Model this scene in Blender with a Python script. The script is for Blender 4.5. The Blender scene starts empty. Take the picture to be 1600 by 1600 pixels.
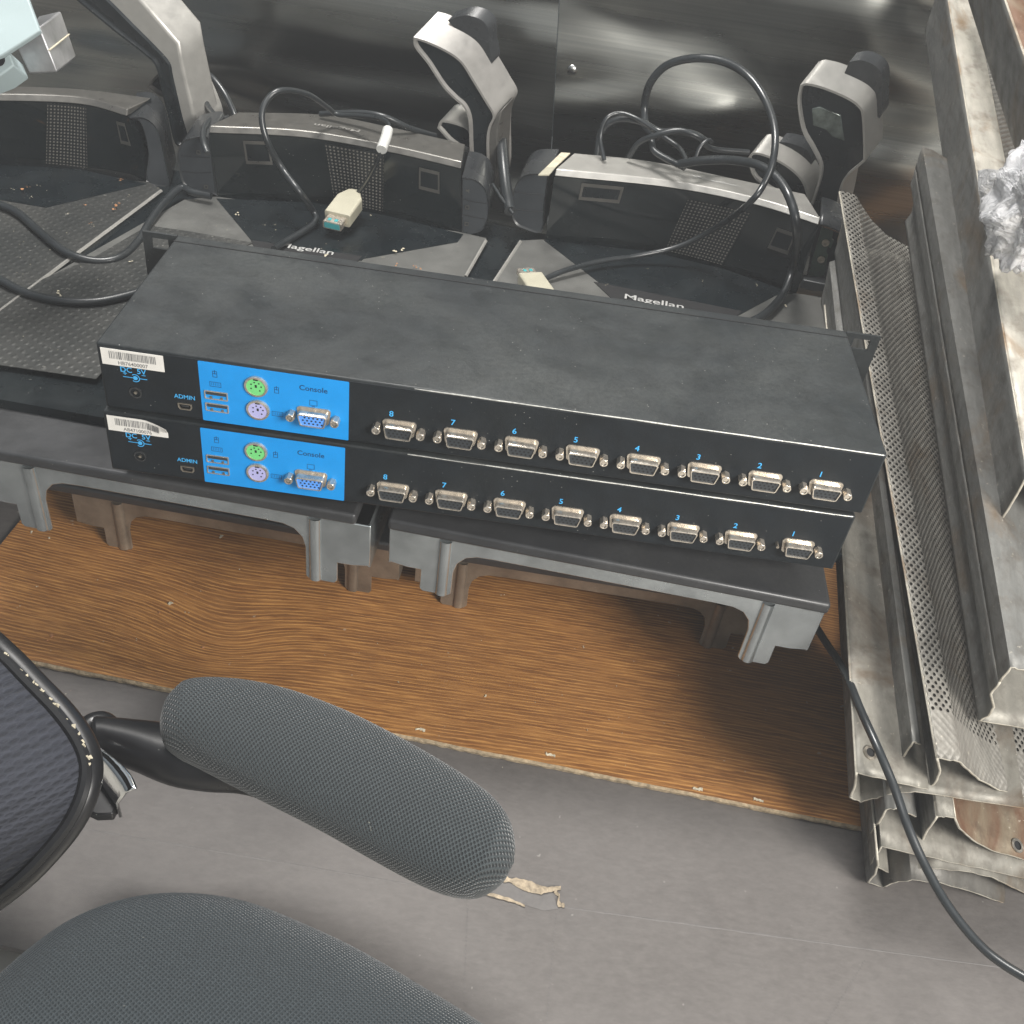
import bpy, bmesh, math, random
from mathutils import Vector, Matrix
random.seed(7)
S = bpy.context.scene
COL = S.collection
# ------------------------------------------------------------------ camera
F = 1603.0
R0 = Vector((0.9901356, 0.0814736, 0.1139889)); R1 = Vector((0.1396671, -0.6387202, -0.7566569)); R2 = Vector((0.0111595, 0.7651135, -0.6437988))
CP = Vector((0.2309735, -0.4673143, 0.3150232))
cd = bpy.data.cameras.new('camera'); cam = bpy.data.objects.new('camera', cd); COL.objects.link(cam)
cam.matrix_world = Matrix(((R0.x, -R1.x, -R2.x, CP.x), (R0.y, -R1.y, -R2.y, CP.y), (R0.z, -R1.z, -R2.z, CP.z), (0, 0, 0, 1)))
cd.sensor_width = 36; cd.lens = 36 * F / 1600; cd.clip_start = .01; cd.clip_end = 50
S.camera = cam
HAZE = .055
# ------------------------------------------------------------------ world, lamps, exposure
w = bpy.data.worlds.new('World'); S.world = w; w.use_nodes = True
wn = w.node_tree.nodes; wl = w.node_tree.links
bg = wn['Background']
tc = wn.new('ShaderNodeTexCoord'); sp = wn.new('ShaderNodeSeparateXYZ'); cr = wn.new('ShaderNodeValToRGB')
wl.new(tc.outputs['Generated'], sp.inputs[0])


def wmath(op, a, b=None, c=None):
    m = wn.new('ShaderNodeMath'); m.operation = op
    for i, v in enumerate((a, b, c)):
        if v is None: continue
        if isinstance(v, (int, float)): m.inputs[i].default_value = v
        else: wl.new(v, m.inputs[i])
    return m.outputs[0]


wl.new(wmath('MULTIPLY_ADD', sp.outputs['Z'], .5, .5), cr.inputs[0])
el = cr.color_ramp.elements
el[0].position = .35; el[0].color = (.05, .06, .06, 1); el[1].position = .9; el[1].color = (.50, .56, .62, 1)
e_ = cr.color_ramp.elements.new(.55); e_.color = (.16, .19, .21, 1)
# the open side of the room behind the camera is brighter
dt = wn.new('ShaderNodeVectorMath'); dt.operation = 'DOT_PRODUCT'; wl.new(tc.outputs['Generated'], dt.inputs[0]); dt.inputs[1].default_value = (.42, -.87, .26)
r2_ = wn.new('ShaderNodeValToRGB'); wl.new(dt.outputs['Value'], r2_.inputs[0])
r2_.color_ramp.elements[0].position = .62; r2_.color_ramp.elements[0].color = (0, 0, 0, 1); r2_.color_ramp.elements[1].position = .93; r2_.color_ramp.elements[1].color = (1.05, 1.0, .92, 1)
ad = wn.new('ShaderNodeMix'); ad.data_type = 'RGBA'; ad.blend_type = 'ADD'; ad.inputs[0].default_value = 1
wl.new(cr.outputs[0], ad.inputs[6]); wl.new(r2_.outputs[0], ad.inputs[7])
wl.new(ad.outputs[2], bg.inputs[0]); bg.inputs[1].default_value = .46


def area(name, loc, target, size, sy, power, col):
    l = bpy.data.lights.new(name, 'AREA'); l.shape = 'RECTANGLE'; l.size = size; l.size_y = sy; l.energy = power; l.color = col
    o = bpy.data.objects.new(name, l); COL.objects.link(o); o.location = loc
    o.rotation_euler = (Vector(target) - Vector(loc)).to_track_quat('-Z', 'Y').to_euler()
    return o


area('right_area_light', (.98, -.80, .62), (.40, -.22, -.2), .45, .4, 19, (1.0, .96, .90))  # unseen area lamp off to the right, set close to brighten the veil volume
area('overhead_area_light', (-.06, .37, 1.45), (.12, -.12, -.2), .46, .26, 27, (1.0, .97, .93))  # unseen area lamp overhead, gives the soft shade below the scanners
S.view_settings.view_transform = 'Standard'; S.view_settings.look = 'None'
S.view_settings.exposure = .55; S.view_settings.gamma = 1
S.render.engine = 'CYCLES'

# ------------------------------------------------------------------ helpers


def ray(x, y):
    return R0 * ((x - 800) / F) + R1 * ((y - 800) / F) + R2


def un(x, y, z):
    r = ray(x, y); return CP + r * ((z - CP.z) / r.z)


def up(x, y, p, n):
    r = ray(x, y); return CP + r * ((p - CP).dot(n) / r.dot(n))


def ud(x, y, d):
    return CP + ray(x, y) * d


def lerp(a, b, t): return a + (b - a) * t


def spline(pts, n=6):
    P = [pts[0] * 2 - pts[1]] + list(pts) + [pts[-1] * 2 - pts[-2]]
    out = []
    for i in range(1, len(P) - 2):
        for k in range(n):
            t = k / n
            out.append(.5 * ((2 * P[i]) + (P[i + 1] - P[i - 1]) * t + (2 * P[i - 1] - 5 * P[i] + 4 * P[i + 1] - P[i + 2]) * t * t + (-P[i - 1] + 3 * P[i] - 3 * P[i + 1] + P[i + 2]) * t ** 3))
    out.append(P[-2]); return out


class MB:
    def __init__(s): s.v = []; s.f = []; s.m = []; s.uv = {}

    def quad(s, pts, mi=0, uv=None):
        b = len(s.v); s.v += [Vector(p) for p in pts]; s.f.append(tuple(range(b, b + len(pts)))); s.m.append(mi)
        if uv: s.uv[len(s.f) - 1] = uv
        return s

    def box(s, a, b, mi=0, M=None):
        x0, y0, z0 = a; x1, y1, z1 = b
        c = [Vector(q) for q in ((x0, y0, z0), (x1, y0, z0), (x1, y1, z0), (x0, y1, z0), (x0, y0, z1), (x1, y0, z1), (x1, y1, z1), (x0, y1, z1))]
        if M: c = [M @ q for q in c]
        k = len(s.v); s.v += c
        for f in ((0, 3, 2, 1), (4, 5, 6, 7), (0, 1, 5, 4), (1, 2, 6, 5), (2, 3, 7, 6), (3, 0, 4, 7)):
            s.f.append(tuple(k + i for i in f)); s.m.append(mi)
        return s

    def prism(s, poly, d, mi=0, side=None):
        n = len(poly); k = len(s.v); poly = [Vector(p) for p in poly]; d = Vector(d)
        s.v += poly + [p + d for p in poly]
        s.f.append(tuple(k + i for i in range(n))); s.m.append(mi)
        s.f.append(tuple(k + n + i for i in reversed(range(n)))); s.m.append(mi)
        for i in range(n):
            j = (i + 1) % n; s.f.append((k + i, k + n + i, k + n + j, k + j)); s.m.append(mi if side is None else side)
        return s

    def loft(s, rows, mi=0, closed=False, uv=None):
        k = len(s.v); n = len(rows[0])
        for r in rows: s.v += [Vector(p) for p in r]
        for i in range(len(rows) - 1):
            for j in range(n if closed else n - 1):
                j2 = (j + 1) % n
                s.f.append((k + i * n + j, k + i * n + j2, k + (i + 1) * n + j2, k + (i + 1) * n + j)); s.m.append(mi)
                if uv:
                    jj = j + 1
                    s.uv[len(s.f) - 1] = [uv(i, j), uv(i, jj), uv(i + 1, jj), uv(i + 1, j)]
        return s

    def tube(s, pts, r, n=10, mi=0, cap=True):
        pts = [Vector(p) for p in pts]; rows = []; nrm = None
        for i, p in enumerate(pts):
            t = (pts[min(i + 1, len(pts) - 1)] - pts[max(i - 1, 0)]).normalized()
            if nrm is None: nrm = t.orthogonal().normalized()
            nrm = (nrm - t * nrm.dot(t)).normalized(); bi = t.cross(nrm)
            rr = r[i] if isinstance(r, (list, tuple)) else r
            rows.append([p + (nrm * math.cos(a) + bi * math.sin(a)) * rr for a in [2 * math.pi * q / n for q in range(n)]])
        s.loft(rows, mi, True)
        if cap:
            s.quad(list(reversed(rows[0])), mi); s.quad(rows[-1], mi)
        return s

    def cyl(s, c, ax, r, h, n=20, mi=0, hole=0, hd=0, hmi=None):
        c = Vector(c); ax = Vector(ax).normalized(); u = ax.orthogonal().normalized(); v = ax.cross(u)
        ring = lambda rr, hh, ph=0: [c + ax * hh + (u * math.cos(2 * math.pi * q / n + ph) + v * math.sin(2 * math.pi * q / n + ph)) * rr for q in range(n)]
        s.loft([ring(r, 0), ring(r, h)], mi, True)
        if hole:
            s.loft([ring(r, h), ring(hole, h)], mi, True); s.loft([ring(hole, h), ring(hole, h - hd)], mi if hmi is None else hmi, True)
            s.quad(ring(hole, h - hd), mi if hmi is None else hmi)
        else: s.quad(ring(r, h), mi)
        return s


def obj(name, mb, mats, parent=None, smooth=False, bevel=0, seg=2, solid=0, sub=0, label=None, auto=True):
    me = bpy.data.meshes.new(name)
    off = Vector((0, 0, 0))
    if parent is not None and parent.get('_off'): off = Vector(parent['_off'])
    me.from_pydata([tuple(v - off) for v in mb.v], [], mb.f)
    mats = mats if isinstance(mats, (list, tuple)) else [mats]
    for m in mats: me.materials.append(m)
    for i, p in enumerate(me.polygons): p.material_index = mb.m[i]
    if mb.uv:
        ul = me.uv_layers.new(name='UVMap')
        for i, p in enumerate(me.polygons):
            if i in mb.uv:
                for li, c in zip(p.loop_indices, mb.uv[i]): ul.data[li].uv = c
    bm = bmesh.new(); bm.from_mesh(me)
    bmesh.ops.remove_doubles(bm, verts=bm.verts, dist=1e-6)
    bmesh.ops.recalc_face_normals(bm, faces=bm.faces)
    bm.to_mesh(me); bm.free()
    o = bpy.data.objects.new(name, me); COL.objects.link(o)
    if parent is not None:
        o.parent = parent; o['_off'] = tuple(off)
    if solid:
        md = o.modifiers.new('solid', 'SOLIDIFY'); md.thickness = solid; md.offset = 0
    if bevel:
        md = o.modifiers.new('bevel', 'BEVEL'); md.width = bevel; md.segments = seg; md.limit_method = 'ANGLE'; md.angle_limit = math.radians(35)
    if sub:
        md = o.modifiers.new('sub', 'SUBSURF'); md.levels = sub; md.render_levels = sub
    if smooth or bevel:
        me.set_sharp_from_angle(angle=math.radians(40))
        for p in me.polygons: p.use_smooth = True
        if smooth and not auto: me.attributes.remove(me.attributes['sharp_edge']) if 'sharp_edge' in me.attributes else None
    if label: o['label'] = label
    return o


def thing(name, label, cat, loc, group=None):
    o = bpy.data.objects.new(name, None); COL.objects.link(o); o.location = loc; o.empty_display_size = .02
    o['label'] = label; o['category'] = cat; o['_off'] = tuple(loc)
    if group: o['group'] = group
    return o


def tag(o, label, cat, group=None):
    o['label'] = label; o['category'] = cat
    if group: o['group'] = group
    return o


# ------------------------------------------------------------------ materials
class NT:
    def __init__(s, name):
        s.m = bpy.data.materials.new(name); s.m.use_nodes = True; s.t = s.m.node_tree; s.n = s.t.nodes; s.l = s.t.links
        s.b = s.n['Principled BSDF']

    def node(s, ty, **k):
        n = s.n.new(ty)
        for a, v in k.items():
            if a.startswith('i_'):
                n.inputs[a[2:].replace('_', ' ')].default_value = v
            else: setattr(n, a, v)
        return n

    def coord(s, kind='Object', scale=(1, 1, 1), rot=(0, 0, 0)):
        t = s.node('ShaderNodeTexCoord'); mp = s.node('ShaderNodeMapping')
        mp.inputs['Scale'].default_value = scale; mp.inputs['Rotation'].default_value = rot
        s.l.new(t.outputs[kind], mp.inputs[0]); return mp.outputs[0]

    def noise(s, scale, detail=4, rough=.5, co=None, dist=0):
        n = s.node('ShaderNodeTexNoise'); n.inputs['Scale'].default_value = scale; n.inputs['Detail'].default_value = detail
        n.inputs['Roughness'].default_value = rough; n.inputs['Distortion'].default_value = dist
        s.l.new(co if co is not None else s.coord(), n.inputs['Vector']); return n.outputs['Fac']

    def ramp(s, f, stops):
        r = s.node('ShaderNodeValToRGB'); e = r.color_ramp.elements
        while len(e) < len(stops): e.new(.5)
        for q, (p, c) in zip(e, stops):
            q.position = p; q.color = (c, c, c, 1) if isinstance(c, (int, float)) else (*c, 1)
        s.l.new(f, r.inputs[0]); return r.outputs[0]

    def mix(s, f, a, b, mode='MIX'):
        m = s.node('ShaderNodeMix', data_type='RGBA', blend_type=mode)
        for i, v in ((0, f), (6, a), (7, b)):
            if isinstance(v, (int, float)): m.inputs[i].default_value = v if i == 0 else (v, v, v, 1)
            elif isinstance(v, tuple): m.inputs[i].default_value = (*v, 1)
            else: s.l.new(v, m.inputs[i])
        return m.outputs[2]

    def math(s, op, a, b=None):
        m = s.node('ShaderNodeMath', operation=op)
        for i, v in enumerate((a, b)):
            if v is None: continue
            if isinstance(v, (int, float)): m.inputs[i].default_value = v
            else: s.l.new(v, m.inputs[i])
        return m.outputs[0]

    def set(s, **k):
        for a, v in k.items():
            i = s.b.inputs[a.replace('_', ' ')]
            if isinstance(v, tuple): i.default_value = (*v, 1) if len(v) == 3 else v
            elif isinstance(v, (int, float)): i.default_value = v
            else: s.l.new(v, i)
        return s

    def bump(s, h, strength=.3, dist=.001):
        b = s.node('ShaderNodeBump'); b.inputs['Strength'].default_value = strength; b.inputs['Distance'].default_value = dist
        s.l.new(h, b.inputs['Height']); s.l.new(b.outputs[0], s.b.inputs['Normal']); return s


def plain(name, c, rough=.5, metal=0, mottle=.25, sc=60, speck=0, speckc=(.45, .45, .42), bump=.15, coat=0, spec=.5, dust=0, dustc=(.16, .165, .16), dsc=9):
    t = NT(name)
    n = t.noise(sc, 5, .6)
    col = t.mix(t.ramp(n, [(.3, 0), (.75, 1)]), tuple(x * (1 - mottle) for x in c), tuple(min(1, x * (1 + mottle)) for x in c))
    if dust:
        d = t.noise(dsc, 6, .65, dist=.6); d2 = t.noise(350, 3, .7)
        dd = t.math('MULTIPLY', t.ramp(d, [(.42, 0), (.75, dust)]), t.ramp(d2, [(.3, .35), (.7, 1)]))
        col = t.mix(dd, col, dustc)
    if speck:
        v = t.node('ShaderNodeTexVoronoi'); v.inputs['Scale'].default_value = 240
        t.l.new(t.coord(), v.inputs['Vector'])
        sz = t.noise(47, 2)
        s1 = t.math('MULTIPLY', t.ramp(v.outputs['Distance'], [(.035, 1), (.075, 0)]), t.ramp(sz, [(.62 - speck * .1, 0), (.68 - speck * .1, 1)]))
        col = t.mix(t.math('MULTIPLY', s1, .85), col, speckc)
    rr = t.ramp(t.noise(sc * .5, 4), [(.3, max(0, rough - .1)), (.7, min(1, rough + .1))])
    t.set(Base_Color=col, Roughness=rr, Metallic=metal, Coat_Weight=coat, Specular_IOR_Level=spec)
    if bump: t.bump(t.noise(sc * 8, 4, .6), bump, .0004)
    return t.m


M = {}
M['kvm'] = plain('black_powdercoat', (.010, .013, .015), .52, 0, .25, 80, speck=1, bump=.35, dust=.42, dustc=(.10, .105, .10), dsc=8, spec=.4)
M['kvm_front'] = plain('black_faceplate', (.006, .009, .012), .62, 0, .3, 70, speck=1, bump=.2, dust=.12, dustc=(.08, .085, .08), dsc=14, spec=.28)
M['ink'] = plain('blue_print_ink', (.05, .40, .80), .6, 0, .08, 200, bump=0)
M['panel'] = plain('blue_panel_paint', (.0, .27, .72), .5, 0, .05, 90, speck=.4, speckc=(.5, .6, .7), bump=.05)
M['darkink'] = plain('dark_blue_ink', (.0, .03, .11), .6, 0, .05, 90, bump=0)
M['nickel'] = plain('nickel_plating', (.66, .60, .52), .28, .8, .2, 400, bump=.1)
M['nickel_dirty'] = plain('tarnished_nickel', (.5, .45, .38), .4, 1, .3, 400, bump=.1)
M['hole'] = plain('dark_cavity', (.004, .004, .005), .7, 0, .1, 50, bump=0)
M['pinblock'] = plain('black_pin_plastic', (.03, .035, .04), .45, 0, .1, 50, bump=0)
M['pinblue'] = plain('blue_pin_plastic', (.10, .32, .85), .4, 0, .1, 50, bump=0)
M['green'] = plain('green_socket_plastic', (.16, .60, .20), .45, 0, .05, 50, bump=0)
M['purple'] = plain('purple_socket_plastic', (.42, .42, .72), .45, 0, .05, 50, bump=0)
M['sticker'] = plain('paper_sticker', (.72, .70, .66), .6, 0, .06, 120, bump=.05)
M['barink'] = plain('grey_printing', (.16, .16, .16), .7, 0, .1, 90, bump=0)
M['scan_black'] = plain('scanner_black_plastic', (.006, .009, .011), .28, 0, .25, 60, speck=1.2, bump=.1, dust=.14, dustc=(.10, .105, .10), dsc=13, spec=.35)
M['cap'] = plain('scanner_cap_plastic', (.022, .024, .026), .28, 0, .15, 60, speck=.3, bump=.08, dust=.2)
M['button'] = plain('button_plastic', (.03, .035, .04), .5, 0, .15, 60, bump=.05)
M['silver'] = plain('silver_painted_plastic', (.38, .37, .345), .38, .45, .06, 150, bump=.05, dust=.12, dsc=20)
M['gunmetal'] = plain('dull_silver_plastic', (.115, .11, .10), .36, .5, .12, 150, bump=.05, dust=.2, dsc=20)
M['steelskirt'] = plain('painted_steel_skirt', (.035, .036, .039), .42, .2, .2, 40, speck=1, speckc=(.35, .35, .33), bump=.1, dust=.2, dustc=(.2, .2, .19))
M['zinc'] = plain('zinc_plated_steel', (.52, .56, .57), .20, .85, .2, 45, speck=1.2, speckc=(.7, .72, .7), bump=.12, dust=.3, dustc=(.20, .225, .22), dsc=26)
M['zinc_dark'] = plain('dirty_zinc_steel', (.27, .225, .175), .42, .6, .3, 45, speck=1, bump=.2, dust=.4, dustc=(.09, .08, .065), dsc=22)
M['cable'] = plain('black_cable_rubber', (.018, .021, .023), .33, 0, .1, 60, bump=0, spec=.6)
M['beige'] = plain('beige_plug_plastic', (.38, .36, .28), .45, 0, .06, 90, bump=.05, dust=.15, dustc=(.25, .23, .17))
M['teal'] = plain('teal_contact_plastic', (.05, .30, .32), .4, 0, .1, 90, bump=0)
M['tag'] = plain('white_cable_label', (.5, .5, .48), .5, 0, .1, 90, bump=0)
M['silver_dim'] = plain('dimmed_silver_plastic', (.26, .25, .235), .42, .35, .08, 150, bump=.05, dust=.1, dsc=20)  # darker copy of the silver, dimmed to calm the middle tower's highlight
M['print_grey'] = plain('pale_grey_print', (.34, .34, .33), .6, 0, .1, 90, bump=0)
M['pcb'] = plain('green_circuit_board', (.05, .085, .06), .5, 0, .4, 120, speck=1.5, bump=.2)
M['chairblack'] = plain('glossy_black_frame', (.008, .008, .009), .36, 0, .1, 40, bump=.03, speck=.6, spec=.4)
M['chrome'] = plain('black_chrome', (.75, .75, .74), .12, 1, .15, 40, bump=.15)
M['alu'] = plain('scuffed_aluminium', (.42, .42, .43), .42, .8, .5, 28, bump=.3, dust=.5, dustc=(.6, .6, .6), dsc=30)
M['paleblue'] = plain('pale_blue_paint', (.33, .40, .41), .6, 0, .05, 30, bump=.05)
M['crumb'] = plain('crumb', (.42, .20, .09), .7, 0, .5, 300, bump=0)
M['paleflake'] = plain('pale_flake', (.50, .45, .34), .7, 0, .3, 300, bump=0)
M['chip'] = plain('chipboard_edge', (.36, .28, .18), .85, 0, .5, 300, bump=.8, dust=.5, dustc=(.16, .12, .08), dsc=60)
M['screw'] = plain('screw_steel', (.5, .5, .48), .3, 1, .1, 60, bump=0)
M['lens'] = plain('glass_reader_lens', (.10, .12, .11), .12, .3, .7, 90, bump=.2)


def lattice(t, co, scale, lo, hi, rot=math.pi / 4, stretch=(1, 1)):
    mp = t.node('ShaderNodeMapping'); mp.inputs['Rotation'].default_value = (0, 0, rot); t.l.new(co, mp.inputs[0])
    v = t.node('ShaderNodeTexVoronoi', voronoi_dimensions='2D'); v.inputs['Scale'].default_value = scale; v.inputs['Randomness'].default_value = 0
    m0 = t.node('ShaderNodeMapping'); m0.inputs['Scale'].default_value = (stretch[0], stretch[1], 1); t.l.new(co, m0.inputs[0]); t.l.new(m0.outputs[0], mp.inputs[0])
    t.l.new(mp.outputs[0], v.inputs['Vector'])
    return t.ramp(v.outputs['Distance'], [(lo, 0), (hi, 1)]), v.outputs['Distance']


def uvco(t):
    n = t.node('ShaderNodeTexCoord'); return n.outputs['UV']


def fabric(name, thread, holec, scale, stretch=(1, 1), lo=.22, hi=.42, bump=.8):
    t = NT(name); co = uvco(t)
    # slight irregular weave
    wn_ = t.node('ShaderNodeTexNoise'); wn_.inputs['Scale'].default_value = 40; t.l.new(co, wn_.inputs['Vector'])
    add = t.node('ShaderNodeVectorMath', operation='MULTIPLY_ADD'); t.l.new(wn_.outputs['Color'], add.inputs[0]); add.inputs[1].default_value = (.0006, .0006, 0); t.l.new(co, add.inputs[2])
    f, d = lattice(t, add.outputs[0], scale, lo, hi, stretch=stretch)
    fine = t.noise(900, 3, .6); big = t.noise(18, 4, .6)
    thr = t.mix(t.ramp(fine, [(.3, 0), (.7, 1)]), tuple(x * .7 for x in thread), tuple(x * 1.35 for x in thread))
    thr = t.mix(t.ramp(big, [(.35, 0), (.75, .35)]), thr, tuple(x * 1.6 for x in thread))
    dustsp = t.ramp(t.noise(230, 2, .8), [(.74, 0), (.80, .5)])
    thr = t.mix(dustsp, thr, (.28, .27, .22))
    t.set(Base_Color=t.mix(f, holec, thr), Roughness=.75, Sheen_Weight=.22, Sheen_Roughness=.4, Specular_IOR_Level=.35)
    t.bump(f, bump, .0009)
    return t.m


M['padmesh'] = fabric('armrest_spacer_mesh', (.027, .034, .037), (.006, .008, .010), 600, (1, .8), lo=.18, hi=.46)
M['seatmesh'] = fabric('seat_spacer_mesh', (.020, .026, .030), (.006, .011, .014), 780, (1, .85), lo=.12, hi=.5, bump=.5)


def backmesh():
    t = NT('backrest_knit_mesh'); co = uvco(t)
    wn_ = t.node('ShaderNodeTexNoise'); wn_.inputs['Scale'].default_value = 9; t.l.new(co, wn_.inputs['Vector'])
    add = t.node('ShaderNodeVectorMath', operation='MULTIPLY_ADD'); t.l.new(wn_.outputs['Color'], add.inputs[0]); add.inputs[1].default_value = (.01, .01, 0); t.l.new(co, add.inputs[2])
    w1 = t.node('ShaderNodeTexWave', bands_direction='Y'); w1.inputs['Scale'].default_value = 60; t.l.new(add.outputs[0], w1.inputs['Vector'])
    w1.inputs['Distortion'].default_value = .25; w1.inputs['Detail Scale'].default_value = 60
    f, d = lattice(t, add.outputs[0], 460, .2, .45, stretch=(.55, 1))
    band = t.ramp(w1.outputs['Fac'], [(.1, 0), (.9, 1)])
    c = t.mix(f, (.008, .009, .014), (.018, .020, .028))
    c = t.mix(t.math('MULTIPLY', band, .6), c, (.028, .031, .042))
    c = t.mix(t.ramp(band, [(0, .4), (.3, 0)]), c, (.012, .014, .02))
    t.set(Base_Color=c, Roughness=.75, Sheen_Weight=.08, Specular_IOR_Level=.3)
    t.bump(t.math('ADD', f, band), .6, .0008); return t.m


M['backmesh'] = backmesh()


def steelwall():
    t = NT('brushed_stainless_steel')
    st = t.noise(1.0, 6, .75, t.coord(scale=(2.2, 2.2, 330)))
    st2 = t.noise(1.0, 3, .5, t.coord(scale=(3, 3, 40)))
    big = t.noise(2.2, 2, .5, t.coord(scale=(.5, .5, 2.3)), dist=.5)
    wave = t.noise(1.0, 1.5, .5, t.coord(scale=(2.6, 1, 7)), dist=.3)
    col = t.mix(t.ramp(st, [(.3, 0), (.7, 1)]), (.20, .205, .195), (.31, .31, .285))
    col = t.mix(t.ramp(big, [(.35, 0), (.7, .5)]), col, (.19, .20, .195))
    col = t.mix(t.ramp(t.noise(5, 5, .7), [(.6, 0), (.8, .25)]), col, (.12, .12, .11))
    t.set(Base_Color=col, Metallic=1.0, Roughness=t.ramp(st2, [(.3, .22), (.7, .32)]))
    h = t.math('ADD', t.math('MULTIPLY', wave, 26.0), t.math('MULTIPLY', st, .012))
    t.bump(h, 1.0, .0028)
    return t.m


M['wall'] = steelwall()


def woodmat():
    t = NT('oak_laminate'); co = uvco(t)
    mp = t.node('ShaderNodeMapping'); mp.inputs['Scale'].default_value = (3.0, 60, 1); t.l.new(co, mp.inputs[0])
    nz = t.node('ShaderNodeTexNoise'); nz.inputs['Scale'].default_value = 1.6; nz.inputs['Detail'].default_value = 5; nz.inputs['Roughness'].default_value = .6; t.l.new(mp.outputs[0], nz.inputs['Vector'])
    sp_ = t.node('ShaderNodeSeparateXYZ'); t.l.new(co, sp_.inputs[0])
    # grain lines: sine of warped v
    ph = t.math('ADD', t.math('MULTIPLY', sp_.outputs['Y'], 2050.0), t.math('MULTIPLY', nz.outputs['Fac'], 12.0))
    mp3 = t.node('ShaderNodeMapping'); mp3.inputs['Scale'].default_value = (75, 420, 1); t.l.new(co, mp3.inputs[0])
    wob = t.node('ShaderNodeTexNoise'); wob.inputs['Scale'].default_value = 1; wob.inputs['Detail'].default_value = 3; t.l.new(mp3.outputs[0], wob.inputs['Vector'])
    ph = t.math('ADD', ph, t.math('MULTIPLY', wob.outputs['Fac'], 5.0))
    sn = t.math('SINE', ph)
    amp = t.ramp(t.noise(1, 3, .6, t.coord('UV', scale=(22, 150, 1))), [(.3, .35), (.6, 1)])
    line = t.math('MULTIPLY', t.ramp(sn, [(.35, 0), (.98, 1)]) if False else t.ramp(t.math('MULTIPLY_ADD', sn, .5), [(0, 0), (.5, 1)]), amp)
    mp2 = t.node('ShaderNodeMapping'); mp2.inputs['Scale'].default_value = (40, 900, 1); t.l.new(co, mp2.inputs[0])
    fb = t.node('ShaderNodeTexNoise'); fb.inputs['Scale'].default_value = 1; fb.inputs['Detail'].default_value = 4; t.l.new(mp2.outputs[0], fb.inputs['Vector'])
    base = t.mix(t.ramp(fb.outputs['Fac'], [(.3, 0), (.7, 1)]), (.31, .130, .037), (.62, .315, .098))
    c = t.mix(t.math('MULTIPLY', line, .75), base, (.13, .050, .016))
    c = t.mix(t.ramp(t.noise(6, 4, .6), [(.4, 0), (.8, .4)]), c, (.17, .075, .03))
    sc = t.ramp(t.noise(120, 2, .7), [(.73, 0), (.77, .5)])
    c = t.mix(sc, c, (.5, .42, .32))
    t.set(Base_Color=c, Roughness=t.ramp(t.noise(14, 4), [(.3, .38), (.7, .52)]), Specular_IOR_Level=.45)
    t.bump(t.math('ADD', fb.outputs['Fac'], line), .12, .0004); return t.m


M['wood'] = woodmat()


def boardmat():
    t = NT('dark_fibreboard')
    fib = t.noise(1, 6, .7, t.coord(scale=(140, 300, 90), rot=(0, 0, .08)))
    mot = t.noise(7, 5, .6)
    c = t.mix(t.ramp(fib, [(.25, 0), (.75, 1)]), (.070, .063, .059), (.112, .102, .096))
    c = t.mix(t.ramp(mot, [(.35, 0), (.75, .45)]), c, (.145, .136, .13))
    c = t.mix(t.ramp(t.noise(2.6, 6, .7, dist=1), [(.5, 0), (.7, .3)]), c, (.06, .056, .055))
    sc = t.noise(1, 3, .8, t.coord(scale=(28, 190, 1), rot=(0, 0, .45)))
    c = t.mix(t.ramp(sc, [(.72, 0), (.78, .35)]), c, (.25, .24, .23))
    c = t.mix(t.ramp(t.noise(160, 2, .7), [(.74, 0), (.78, .5)]), c, (.3, .29, .27))
    t.set(Base_Color=c, Roughness=.62, Specular_IOR_Level=.5)
    t.bump(fib, .3, .0005); return t.m


M['board'] = boardmat()


def shelfmat(name, base, rust, amount, perf=False, scale=200):
    t = NT(name)
    n = t.noise(16, 6, .65, dist=.8); n2 = t.noise(70, 5, .6); st = t.noise(1, 5, .6, t.coord(scale=(120, 8, 120)))
    c = t.mix(t.ramp(st, [(.3, 0), (.7, 1)]), tuple(x * .75 for x in base), tuple(x * 1.2 for x in base))
    c = t.mix(t.ramp(n, [(.62 - amount * .35, 0), (.78 - amount * .3, .9)]), c, rust)
    c = t.mix(t.ramp(n2, [(.5, 0), (.75, .6)]), c, tuple(x * .35 for x in rust))
    c = t.mix(t.ramp(t.noise(240, 3, .7), [(.66, 0), (.72, .5)]), c, (.5, .46, .38))
    t.set(Base_Color=c, Roughness=t.ramp(n2, [(.3, .42), (.7, .75)]), Metallic=.25)
    if perf:
        f, d = lattice(t, uvco(t), scale, .27, .33, stretch=(1, 1.15))
        tr = t.node('ShaderNodeBsdfTransparent'); mx = t.node('ShaderNodeMixShader')
        # keep rim areas solid: v beyond limits has no holes
        sp_ = t.node('ShaderNodeSeparateXYZ'); t.l.new(uvco(t), sp_.inputs[0])
        m1 = t.math('LESS_THAN', sp_.outputs['X'], perf)
        m2 = t.math('MAXIMUM', f, m1)
        t.l.new(m2, mx.inputs[0]); t.l.new(tr.outputs[0], mx.inputs[1]); t.l.new(t.b.outputs[0], mx.inputs[2])
        out = t.n['Material Output']; t.l.new(mx.outputs[0], out.inputs['Surface'])
        t.bump(t.math('ADD', d, t.math('MULTIPLY', n2, .3)), .7, .0012)
    else: t.bump(n2, .6, .0012)
    return t.m


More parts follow.
